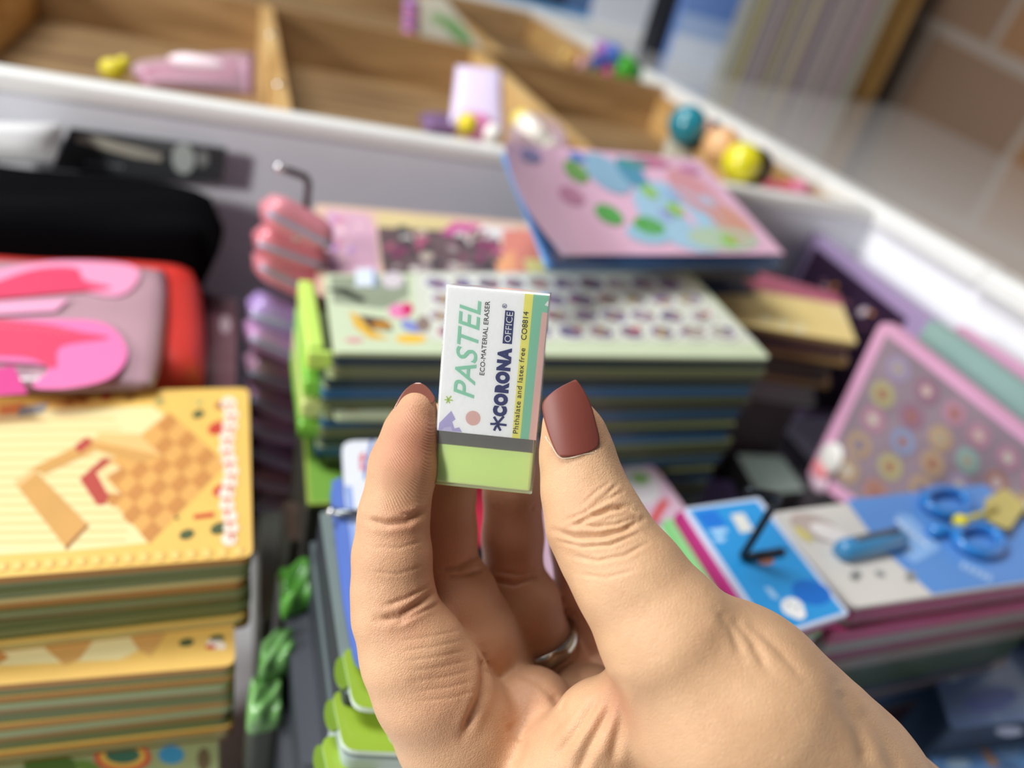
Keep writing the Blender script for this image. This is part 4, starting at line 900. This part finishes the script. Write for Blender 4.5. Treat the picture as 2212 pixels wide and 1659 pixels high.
# ================================================================== the hand (one continuous surface grown from a distance field)
def C3(px, py, d): return np.array([(px - CX) / F * d, (py - CY) / F * d, d])
def chain(pts): return [(C3(x, y, d), r * d / F) for x, y, d, r in pts]
FING = {
 'index': chain([(901, 886, .1660, 45), (889, 935, .1665, 60), (872, 1005, .1665, 73), (850, 1118, .1665, 75), (847, 1200, .1665, 84), (848, 1275, .167, 87), (856, 1330, .167, 93), (893, 1410, .1675, 114), (930, 1480, .169, 124), (985, 1575, .173, 128), (1130, 1760, .187, 150)]),
 'middle': chain([(945, 930, .183, 60), (955, 1060, .184, 72), (953, 1150, .185, 76), (956, 1235, .186, 78), (980, 1288, .186, 92), (1020, 1368, .187, 94), (1070, 1470, .195, 92), (1200, 1640, .202, 110)]),
 'ring': chain([(1110, 960, .194, 56), (1108, 1060, .196, 63), (1108, 1160, .198, 66), (1108, 1245, .200, 66), (1130, 1303, .201, 80), (1160, 1390, .204, 75), (1210, 1470, .208, 85), (1320, 1640, .208, 100)]),
 'pinky': chain([(1236, 1080, .207, 46), (1243, 1180, .209, 54), (1256, 1280, .211, 57), (1285, 1370, .213, 62), (1330, 1460, .215, 70), (1430, 1620, .216, 90)]),
 'thumb': chain([(1228, 905, .1590, 52), (1238, 935, .1590, 68), (1247, 985, .1590, 80), (1262, 1060, .158, 92), (1286, 1130, .156, 106), (1318, 1190, .154, 110), (1360, 1250, .152, 122), (1440, 1370, .150, 147), (1575, 1525, .154, 215), (1745, 1715, .163, 238)]),
}
PALM = [chain([(985, 1575, .173, 122), (1130, 1760, .184, 165), (1500, 1960, .192, 240), (2000, 2200, .20, 270)]),
        chain([(1335, 1462, .212, 66), (1520, 1680, .212, 150), (1900, 1950, .205, 230)]),
        chain([(1230, 1600, .200, 105), (1420, 1800, .198, 190), (1800, 2000, .200, 250)]),
        chain([(1575, 1525, .154, 200), (1760, 1740, .164, 236), (2030, 2000, .182, 262), (2420, 2380, .200, 270)]),
        chain([(1148, 1538, .1815, 96), (1130, 1620, .183, 108), (1200, 1740, .186, 140)]),
        chain([(1272, 1530, .191, 94), (1275, 1610, .190, 108), (1340, 1720, .190, 130)]),
        chain([(1330, 1465, .206, 66), (1420, 1600, .204, 110)]), chain([(1445, 1560, .163, 100), (1410, 1680, .168, 150), (1420, 1800, .175, 220)]),
        chain([(1366, 1482, .157, 58), (1300, 1570, .161, 100), (1235, 1690, .166, 142), (1230, 1800, .175, 190)])]
HS = .0008
lo_ = np.array([-.047, -.006, .128]); hi_ = np.array([.165, .150, .246])
nx, ny, nz = np.ceil((hi_ - lo_) / HS).astype(int)
gx = (lo_[0] + HS * np.arange(nx)).astype(np.float32)[:, None, None]; gy = (lo_[1] + HS * np.arange(ny)).astype(np.float32)[None, :, None]; gz = (lo_[2] + HS * np.arange(nz)).astype(np.float32)[None, None, :]
def cone(a, ra, b, rb, sl):
    X, Y, Z = gx[sl[0]], gy[:, sl[1]], gz[:, :, sl[2]]
    ba = (b - a).astype(np.float32); L2 = float((ba ** 2).sum())
    h = ((X - a[0]) * ba[0] + (Y - a[1]) * ba[1] + (Z - a[2]) * ba[2]) / L2
    h = np.clip(h, 0, 1)
    return np.sqrt((X - a[0] - ba[0] * h) ** 2 + (Y - a[1] - ba[1] * h) ** 2 + (Z - a[2] - ba[2] * h) ** 2) - (ra + (rb - ra) * h)
def smin(a, b, k):
    h = np.clip(.5 + .5 * (b - a) / k, 0, 1); return b * (1 - h) + a * h - k * h * (1 - h)
def field(ch, k=.0018):
    D = np.full((nx, ny, nz), .03, np.float32)
    for (a, ra), (b, rb) in zip(ch[:-1], ch[1:]):
        m = max(ra, rb) + .012
        l = np.clip(((np.minimum(a, b) - m - lo_) / HS).astype(int), 0, None); u = ((np.maximum(a, b) + m - lo_) / HS).astype(int) + 1
        if (u <= l).any(): continue
        sl = tuple(slice(int(p), int(q)) for p, q in zip(l, u))
        sub = cone(a, ra, b, rb, sl)
        if sub.size: D[sl] = smin(D[sl], sub, k)
    return D
palm = None
for c in PALM:
    d_ = field(c); palm = d_ if palm is None else smin(palm, d_, .0028)
hand = palm.copy()
for nme, c in FING.items():
    fd = field(c); kk = {'index': .0022, 'thumb': .006}.get(nme, .0016)
    hand = np.minimum(hand, smin(fd, palm, kk)) if nme != 'thumb' else np.minimum(hand, smin(fd, palm, kk))
del palm
# ---- surface nets
def nets(D):
    S = D < 0
    c = [S[i:nx - 1 + i, j:ny - 1 + j, k:nz - 1 + k] for i in (0, 1) for j in (0, 1) for k in (0, 1)]
    tot = sum(x.astype(np.int8) for x in c); act = (tot > 0) & (tot < 8)
    idx = -np.ones(act.shape, np.int32); I = np.argwhere(act); idx[act] = np.arange(len(I))
    acc = np.zeros((len(I), 3)); cnt = np.zeros(len(I))
    co = [(i, j, k) for i in (0, 1) for j in (0, 1) for k in (0, 1)]
    V = [D[I[:, 0] + o[0], I[:, 1] + o[1], I[:, 2] + o[2]] for o in co]
    for a in range(8):
        for b in range(a + 1, 8):
            df = np.abs(np.array(co[a]) - np.array(co[b])).sum()
            if df != 1: continue
            m = (V[a] < 0) != (V[b] < 0); t = np.where(m, V[a] / np.where(m, V[a] - V[b], 1), 0)
            p = np.array(co[a])[None] + (np.array(co[b]) - np.array(co[a]))[None] * t[:, None]
            acc += np.where(m[:, None], p, 0); cnt += m
    P = (I + acc / cnt[:, None]) * HS + lo_
    Fs = []
    for ax in range(3):
        s0 = [slice(1, -1)] * 3; 
        A = S[tuple(slice(1, -1) if q != ax else slice(0, -1) for q in range(3))]; B = S[tuple(slice(1, -1) if q != ax else slice(1, None) for q in range(3))]
        E_ = np.argwhere(A != B); ins = A[A != B]
        off = np.array([1 if q != ax else 0 for q in range(3)]); E_ = E_ + off
        u, v = [(1, 2), (2, 0), (0, 1)][ax]
        def at(du, dv):
            e = E_.copy(); e[:, u] += du; e[:, v] += dv; return idx[e[:, 0], e[:, 1], e[:, 2]]
        q = np.stack([at(-1, -1), at(0, -1), at(0, 0), at(-1, 0)], 1)
        q[~ins] = q[~ins][:, ::-1]; Fs.append(q)
    Fq = np.concatenate(Fs); Fq = Fq[(Fq >= 0).all(1)]
    return P, Fq
HP, HF = nets(hand)
def relax(P, Fq, it, lam=.5):
    e = np.concatenate([Fq[:, [0, 1]], Fq[:, [1, 2]], Fq[:, [2, 3]], Fq[:, [3, 0]]]); n = len(P)
    for _ in range(it):
        s = np.zeros_like(P); c = np.zeros(n)
        for a, b in ((0, 1), (1, 0)):
            for q in range(3): s[:, q] += np.bincount(e[:, a], P[e[:, b], q], n)
            c += np.bincount(e[:, a], minlength=n)
        P = P + lam * (s / np.maximum(c, 1)[:, None] - P)
    return P
HP = relax(HP, HF, 5)
def subdiv(P, Fq):     # linear quad split
    n = len(P); e = np.concatenate([Fq[:, [0, 1]], Fq[:, [1, 2]], Fq[:, [2, 3]], Fq[:, [3, 0]]]); es = np.sort(e, 1)
    key, inv = np.unique(es[:, 0].astype(np.int64) * n + es[:, 1], return_inverse=True)
    mid = (P[key // n] + P[key % n]) / 2; fc = P[Fq].mean(1); m = len(Fq); ie = (inv.reshape(4, m) + n).T; ic = n + len(key) + np.arange(m)
    Q = np.concatenate([np.stack([Fq[:, k], ie[:, k], ic, ie[:, (k + 3) % 4]], 1) for k in range(4)])
    return np.concatenate([P, mid, fc]), Q
HP, HF = subdiv(HP, HF); HP = relax(HP, HF, 3)
def normals(P, Fq):
    fn = np.cross(P[Fq[:, 2]] - P[Fq[:, 0]], P[Fq[:, 3]] - P[Fq[:, 1]]); N_ = np.zeros_like(P)
    for k in range(4):
        for q in range(3): N_[:, q] += np.bincount(Fq[:, k], fn[:, q], len(P))
    return N_ / np.maximum(np.linalg.norm(N_, axis=1), 1e-12)[:, None]
HN = normals(HP, HF)
if (HN * (HP - HP.mean(0))).sum() < 0: HF = HF[:, ::-1]; HN = -HN
# ---- skin folds: grooves pressed into the surface along curves on the skin
U = HP[:, 0] / HP[:, 2] * F + CX; V_ = HP[:, 1] / HP[:, 2] * F + CY; FR = HN[:, 2] < -.05
def groove(pts, wpx, dep, dmin=0, dmax=1, ridge=0.0):
    global HP
    m = FR & (HP[:, 2] > dmin) & (HP[:, 2] < dmax); best = np.full(m.sum(), 1e9); tb = np.zeros(m.sum()); u = U[m]; v = V_[m]
    n = len(pts)
    for i in range(n - 1):
        ax, ay = pts[i]; bx, by = pts[i + 1]; L = (bx - ax) ** 2 + (by - ay) ** 2
        h = np.clip(((u - ax) * (bx - ax) + (v - ay) * (by - ay)) / L, 0, 1); d = np.hypot(u - ax - h * (bx - ax), v - ay - h * (by - ay))
        k = d < best; best = np.where(k, d, best); tb = np.where(k, (i + h) / (n - 1), tb)
    amp = np.clip(np.minimum(tb, 1 - tb) * 6, .25, 1)
    a = -dep * np.exp(-(best / wpx) ** 2) + ridge * np.exp(-((best - wpx * 2.2) / (wpx * 1.3)) ** 2)
    ids = np.where(m)[0]; HP[ids] += HN[ids] * (a * amp)[:, None]
# index
groove([(790, 1122), (835, 1132), (880, 1126), (925, 1100)], 7, .0008, dmax=.172, ridge=.0002)
groove([(860, 1112), (900, 1108), (930, 1092)], 4, .0004, dmax=.172)
groove([(815, 1340), (865, 1332), (905, 1305), (945, 1272)], 8, .0009, dmax=.172, ridge=.0002)
groove([(830, 1310), (880, 1292), (935, 1262)], 5, .0005, dmax=.172)
groove([(850, 1352), (900, 1328), (955, 1300)], 5, .0004, dmax=.172)
for y in (1180, 1235): groove([(800, y), (860, y + 5), (920, y - 14)], 3, .00018, dmax=.172)
for k in range(7): groove([(860 + 6 * k, 1385 + 22 * k), (930 + 8 * k, 1375 + 22 * k), (1000 + 5 * k, 1360 + 22 * k)], 3, .00016, dmax=.18)
# middle, ring, pinky
groove([(950, 1232), (990, 1226), (1036, 1196)], 6, .0009, .172, .195); groove([(960, 1250), (1000, 1244), (1048, 1228)], 5, .0007, .172, .195)
groove([(1055, 1255), (1110, 1262), (1172, 1240)], 7, .0009, .19, .21); groove([(1070, 1235), (1120, 1240), (1170, 1228)], 4, .0005, .19, .21)
groove([(1070, 1100), (1120, 1095), (1165, 1100)], 5, .0004, .19, .21)
# palm
groove([(1040, 1400), (1049, 1450), (1042, 1500), (1018, 1550), (1000, 1590)], 9, .0010, ridge=.0002)
groove([(1110, 1450), (1165, 1475), (1215, 1520)], 10, .0004); groove([(1195, 1490), (1215, 1545), (1180, 1590)], 13, .0005)
groove([(1095, 1560), (1130, 1600), (1110, 1660)], 13, .0006); groove([(1330, 1470), (1312, 1540), (1270, 1620), (1240, 1690)], 10, .0006, .13, .2, .0004)
groove([(1342, 1480), (1340, 1560), (1320, 1660)], 10, .0005, .13, .2, .0003); groove([(1300, 1500), (1262, 1560), (1200, 1640)], 9, .0004, .13, .2, .0003)
# thumb knuckle
for q, wd_, dp in [([(1215, 1128), (1262, 1108), (1310, 1080), (1345, 1062)], 4, .0004), ([(1228, 1140), (1275, 1118), (1320, 1098), (1362, 1092)], 5, .0006), ([(1262, 1112), (1300, 1108), (1345, 1098), (1375, 1105)], 4, .0004),
                   ([(1196, 1146), (1245, 1160), (1300, 1158), (1345, 1146), (1388, 1122)], 6, .0008), ([(1205, 1168), (1260, 1180), (1320, 1176), (1380, 1152)], 4, .0005), ([(1240, 1132), (1290, 1138), (1330, 1134), (1372, 1118)], 4, .0005),
                   ([(1230, 1200), (1290, 1212), (1350, 1200), (1400, 1172)], 4, .00035), ([(1280, 1090), (1310, 1070), (1335, 1045)], 4, .0003), ([(1245, 1240), (1310, 1248), (1370, 1232)], 4, .0002), ([(1258, 1090), (1290, 1060), (1320, 1040)], 3, .0002)]:
    groove(q, wd_, dp, dmax=.165, ridge=dp * .3)
# back of thumb base: soft tendon folds towards the wrist
for q, wd_, dp in [([(1548, 1315), (1580, 1360), (1605, 1420)], 10, .0003), ([(1575, 1325), (1625, 1385), (1660, 1450)], 10, .00035), ([(1605, 1335), (1680, 1400), (1740, 1470)], 10, .00025), ([(1810, 1480), (1850, 1560), (1880, 1660)], 16, .0005), ([(1850, 1520), (1910, 1600), (1950, 1690)], 14, .0004)]:
    groove(q, wd_, dp, dmax=.2, ridge=dp * .3)
# nail bed step under the thumb nail
Rw = np.array([list(c2w_dir((1, 0, 0))), list(c2w_dir((0, 1, 0))), list(c2w_dir((0, 0, 1)))])
def c2w(P): return P @ Rw + np.array(CAMLOC)
HORG = Pd(1400, 1500, .17)
def npmesh(name, P, Fq):
    me = bpy.data.meshes.new(name); me.vertices.add(len(P)); me.vertices.foreach_set('co', P.astype(np.float32).ravel())
    me.loops.add(len(Fq) * 4); me.loops.foreach_set('vertex_index', Fq.astype(np.int32).ravel()); me.polygons.add(len(Fq))
    me.polygons.foreach_set('loop_start', np.arange(len(Fq), dtype=np.int32) * 4)
    try: me.polygons.foreach_set('loop_total', np.full(len(Fq), 4, np.int32))
    except Exception: pass
    me.update(calc_edges=True); me.validate(); me.polygons.foreach_set('use_smooth', [True] * len(me.polygons)); return me
me = npmesh('hand', c2w(HP) - np.array(HORG), HF)
# blood colour of the skin (finger pads, folds are pinker) as a vertex attribute
red = np.zeros(len(HP), np.float32)
for (x, y, d, r), a in [((900, 960, .160, 95), .75), ((880, 1125, .160, 60), .5), ((880, 1325, .16, 70), .45), ((1235, 900, .155, 60), .3), ((1230, 1110, .15, 50), .15), ((940, 1160, .18, 150), .8), ((1110, 1150, .196, 150), .8), ((1250, 1250, .21, 160), .9), ((1000, 1350, .187, 110), .55), ((1150, 1330, .2, 110), .6), ((960, 1500, .16, 100), .35), ((1150, 1560, .18, 120), .45), ((1260, 1560, .175, 120), .45), ((1330, 1520, .15, 60), .45)]:
    c = C3(x, y, d); red = np.maximum(red, a * np.exp(-((HP - c) ** 2).sum(1) / (r * d / F * 1.3) ** 2))
at_ = me.attributes.new('blush', 'FLOAT', 'POINT'); at_.data.foreach_set('value', red.astype(np.float32))
pad = np.zeros(len(HP), np.float32)
for (x, y, d, r) in [(885, 950, .158, 75), (875, 1040, .158, 75)]:
    pad = np.maximum(pad, .55 * np.exp(-(((HP - C3(x, y, d)) ** 2).sum(1) / (r * d / F) ** 2) ** 2))
at2_ = me.attributes.new('pad', 'FLOAT', 'POINT'); at2_.data.foreach_set('value', pad.astype(np.float32))
def skin():
    m = bpy.data.materials.new('skin'); m.use_nodes = True; nt = m.node_tree; bs = nt.nodes['Principled BSDF']; L = nt.links.new
    bs.inputs['Roughness'].default_value = .48; bs.inputs['Subsurface Weight'].default_value = .22; bs.inputs['Subsurface Scale'].default_value = .003
    bs.inputs['Subsurface Radius'].default_value = (1, .35, .18); bs.inputs['Specular IOR Level'].default_value = .38
    tc = nt.nodes.new('ShaderNodeTexCoord'); at = nt.nodes.new('ShaderNodeAttribute'); at.attribute_name = 'blush'
    n1 = nt.nodes.new('ShaderNodeTexNoise'); n1.inputs['Scale'].default_value = 110; n1.inputs['Detail'].default_value = 4; L(tc.outputs['Object'], n1.inputs['Vector'])
    r = nt.nodes.new('ShaderNodeValToRGB'); r.color_ramp.elements[0].position = .3; r.color_ramp.elements[1].position = .7
    r.color_ramp.elements[0].color = srgb('caa07a') + (1,); r.color_ramp.elements[1].color = srgb('d5ac85') + (1,); L(n1.outputs['Fac'], r.inputs[0])
    mx = nt.nodes.new('ShaderNodeMix'); mx.data_type = 'RGBA'; L(at.outputs['Fac'], mx.inputs[0]); L(r.outputs[0], mx.inputs[6]); mx.inputs[7].default_value = srgb('b9755c') + (1,)
    L(mx.outputs[2], bs.inputs['Base Color'])
    # fine skin lines: two stretched cell patterns and a grain
    def vor(sc, rot, scale):
        mp = nt.nodes.new('ShaderNodeMapping'); mp.inputs['Rotation'].default_value = rot; mp.inputs['Scale'].default_value = sc
        v = nt.nodes.new('ShaderNodeTexVoronoi'); v.feature = 'DISTANCE_TO_EDGE'; v.inputs['Scale'].default_value = scale
        nw = nt.nodes.new('ShaderNodeTexNoise'); nw.inputs['Scale'].default_value = 260; ad = nt.nodes.new('ShaderNodeVectorMath'); ad.operation = 'MULTIPLY_ADD'
        ad.inputs[1].default_value = (.0016, .0016, .0016); L(tc.outputs['Object'], nw.inputs['Vector']); L(nw.outputs['Color'], ad.inputs[0]); L(tc.outputs['Object'], ad.inputs[2])
        L(ad.outputs[0], mp.inputs[0]); L(mp.outputs[0], v.inputs['Vector'])
        c = nt.nodes.new('ShaderNodeMath'); c.operation = 'MINIMUM'; c.inputs[1].default_value = .18; L(v.outputs['Distance'], c.inputs[0]); return c.outputs[0]
    a = vor((1, 1, .45), (0, .35, 0), 1500); b_ = vor((.5, 1, 1), (0, .5, .3), 2600)
    s = nt.nodes.new('ShaderNodeMath'); s.operation = 'ADD'; L(a, s.inputs[0]); L(b_, s.inputs[1])
    n3 = nt.nodes.new('ShaderNodeTexNoise'); n3.inputs['Scale'].default_value = 420; n3.inputs['Detail'].default_value = 3; L(tc.outputs['Object'], n3.inputs['Vector'])
    s2 = nt.nodes.new('ShaderNodeMath'); s2.operation = 'MULTIPLY_ADD'; s2.inputs[1].default_value = .6; L(n3.outputs['Fac'], s2.inputs[0]); L(s.outputs[0], s2.inputs[2])
    bp = nt.nodes.new('ShaderNodeBump'); bp.inputs['Strength'].default_value = .6; bp.inputs['Distance'].default_value = .0003
    ap = nt.nodes.new('ShaderNodeAttribute'); ap.attribute_name = 'pad'; wv = nt.nodes.new('ShaderNodeTexWave'); wv.inputs['Scale'].default_value = 640; wv.inputs['Distortion'].default_value = 0
    wd_ = nt.nodes.new('ShaderNodeTexNoise'); wd_.inputs['Scale'].default_value = 45; wa_ = nt.nodes.new('ShaderNodeVectorMath'); wa_.operation = 'MULTIPLY_ADD'; wa_.inputs[1].default_value = (.006, .006, .006)
    L(tc.outputs['Object'], wd_.inputs['Vector']); L(wd_.outputs['Color'], wa_.inputs[0]); L(tc.outputs['Object'], wa_.inputs[2])
    wm_ = nt.nodes.new('ShaderNodeMapping'); wm_.inputs['Rotation'].default_value = (0, math.radians(62), math.radians(10)); L(wa_.outputs[0], wm_.inputs[0]); L(wm_.outputs[0], wv.inputs['Vector'])
    wx_ = nt.nodes.new('ShaderNodeMix'); L(ap.outputs['Fac'], wx_.inputs[0]); L(s2.outputs[0], wx_.inputs[2]); L(wv.outputs['Fac'], wx_.inputs[3])
    L(wx_.outputs[0], bp.inputs['Height']); L(bp.outputs['Normal'], bs.inputs['Normal'])
    return m
SKIN = skin(); me.materials.append(SKIN)
hr = empty('person', HORG, 'left-over bare forearm', 'person'); hr['label'] = 'bare hand with brown nail polish pinching a small boxed eraser'
ho = bpy.data.objects.new('hand', me); COL.objects.link(ho); ho.parent = hr
# ---- nails
NAIL = mat('803f33', .5, coat=0, noise=.25, nscale=160, name='brown_polish'); CUT = mat('d9c3a8', .5); TIP = mat('b98468', .25, coat=.6)
def plate(name, outline, depth_fn, th, m, parent, n=26):
    """curved plate: outline polygon in the nail's own plane, lifted on a cylinder-like surface"""
    xs = [p[0] for p in outline]; ys = [p[1] for p in outline]; x0, x1, y0, y1 = min(xs), max(xs), min(ys), max(ys)
    N_ = len(outline)
    def span(y):
        X = []
        for i in range(N_):
            (ax, ay), (bx, by) = outline[i], outline[(i + 1) % N_]
            if (ay <= y < by) or (by <= y < ay): X.append(ax + (y - ay) / (by - ay) * (bx - ax))
        return (min(X), max(X)) if len(X) >= 2 else None
    rows = []
    for j in range(n + 1):
        y = y0 + (y1 - y0) * (.004 + .992 * j / n); s = span(y)
        rows.append([(s[0] + (s[1] - s[0]) * i / n, y) for i in range(n + 1)])
    g = MB(); fr = lambda i, j: Pd(rows[j][i][0], rows[j][i][1], depth_fn(*rows[j][i])); bk = lambda i, j: Pd(rows[j][i][0], rows[j][i][1], depth_fn(*rows[j][i]) + th)
    g.grid(lambda u, v: fr(round(u * n), round(v * n)), n, n, m); g.grid(lambda u, v: bk(round(u * n), round(v * n)), n, n, m, True)
    for a in range(n):
        g.add([fr(a, 0), fr(a + 1, 0), bk(a + 1, 0), bk(a, 0)], [[0, 1, 2, 3]], m); g.add([fr(a, n), fr(a + 1, n), bk(a + 1, n), bk(a, n)], [[3, 2, 1, 0]], m)
        g.add([fr(0, a), fr(0, a + 1), bk(0, a + 1), bk(0, a)], [[3, 2, 1, 0]], m); g.add([fr(n, a), fr(n, a + 1), bk(n, a + 1), bk(n, a)], [[0, 1, 2, 3]], m)
    return g.build(name, parent, smooth=True, merge=True)
TN = [(1173, 868), (1200, 842), (1238, 822), (1246, 822), (1262, 844), (1277, 875), (1288, 915), (1295, 946), (1290, 966), (1262, 979), (1232, 987), (1210, 986), (1194, 962), (1182, 930), (1173, 895)]
def tnd(px, py, extra=0):
    t = (py - 822) / 165; mx_ = 1222 + 24 * t; off = (px - mx_) / F * .151
    return .1508 - .0006 * t + .0016 * (1 - t) ** 2 + off * off / (2 * .0084) + .02 * off + extra
tn = plate('thumb_nail', spl(TN, 4), tnd, .0006, NAIL, hr); tn['label'] = 'matte brown polished thumb nail'
g = MB(); cu = [(1286, 974), (1262, 981), (1232, 989), (1210, 988), (1194, 966), (1184, 940)]
cu = spl(cu, 4)[:20]
g.tube([Pd(x, y, tnd(x, y) + .0003) for x, y in cu], .00016, CUT, 8); g.build('cuticle', hr, smooth=True)
IN_ = [(836, 930), (846, 893), (864, 856), (884, 834), (905, 826), (925, 838), (938, 856), (940, 866), (930, 872), (905, 880), (880, 905), (862, 935), (848, 945)]
def ind(px, py): return .1640 - ((px - 870) / F * .165) * .10 + ((py - 880) / F * .165) * -.05
inl = plate('finger_nail', spl(IN_, 4), ind, .0008, mat('8a5040', .3, coat=.6, noise=.3, nscale=200), hr); inl['label'] = 'brown nail edge at the index fingertip'
# ---- ring
axd = c2w_dir((.31, .93, .22)).normalized(); cen = Pd(1164, 1386, .2032)
u_ = axd.cross(Vector((0, 0, 1))).normalized(); v3 = axd.cross(u_)
g = MB(); RM = mat('b9b2a4', .14, 1.0, name='polished_silver'); RR = .0103; n = 72
prof = [(-.0021, .0), (-.0020, .0006), (-.0012, .0010), (0, .0011), (.0012, .0010), (.0020, .0006), (.0021, 0), (.0018, -.0005), (-.0018, -.0005)]
vs_ = [cen + axd * z_ + (u_ * math.cos(2 * math.pi * k / n) + v3 * math.sin(2 * math.pi * k / n)) * (RR + r_) for k in range(n) for z_, r_ in prof]
m_ = len(prof); g.add(vs_, [[k * m_ + j, k * m_ + (j + 1) % m_, ((k + 1) % n) * m_ + (j + 1) % m_, ((k + 1) % n) * m_ + j] for k in range(n) for j in range(m_)], RM)
tag(g.build('finger_ring', smooth=True, merge=True), 'plain polished silver ring around the ring finger', 'ring')
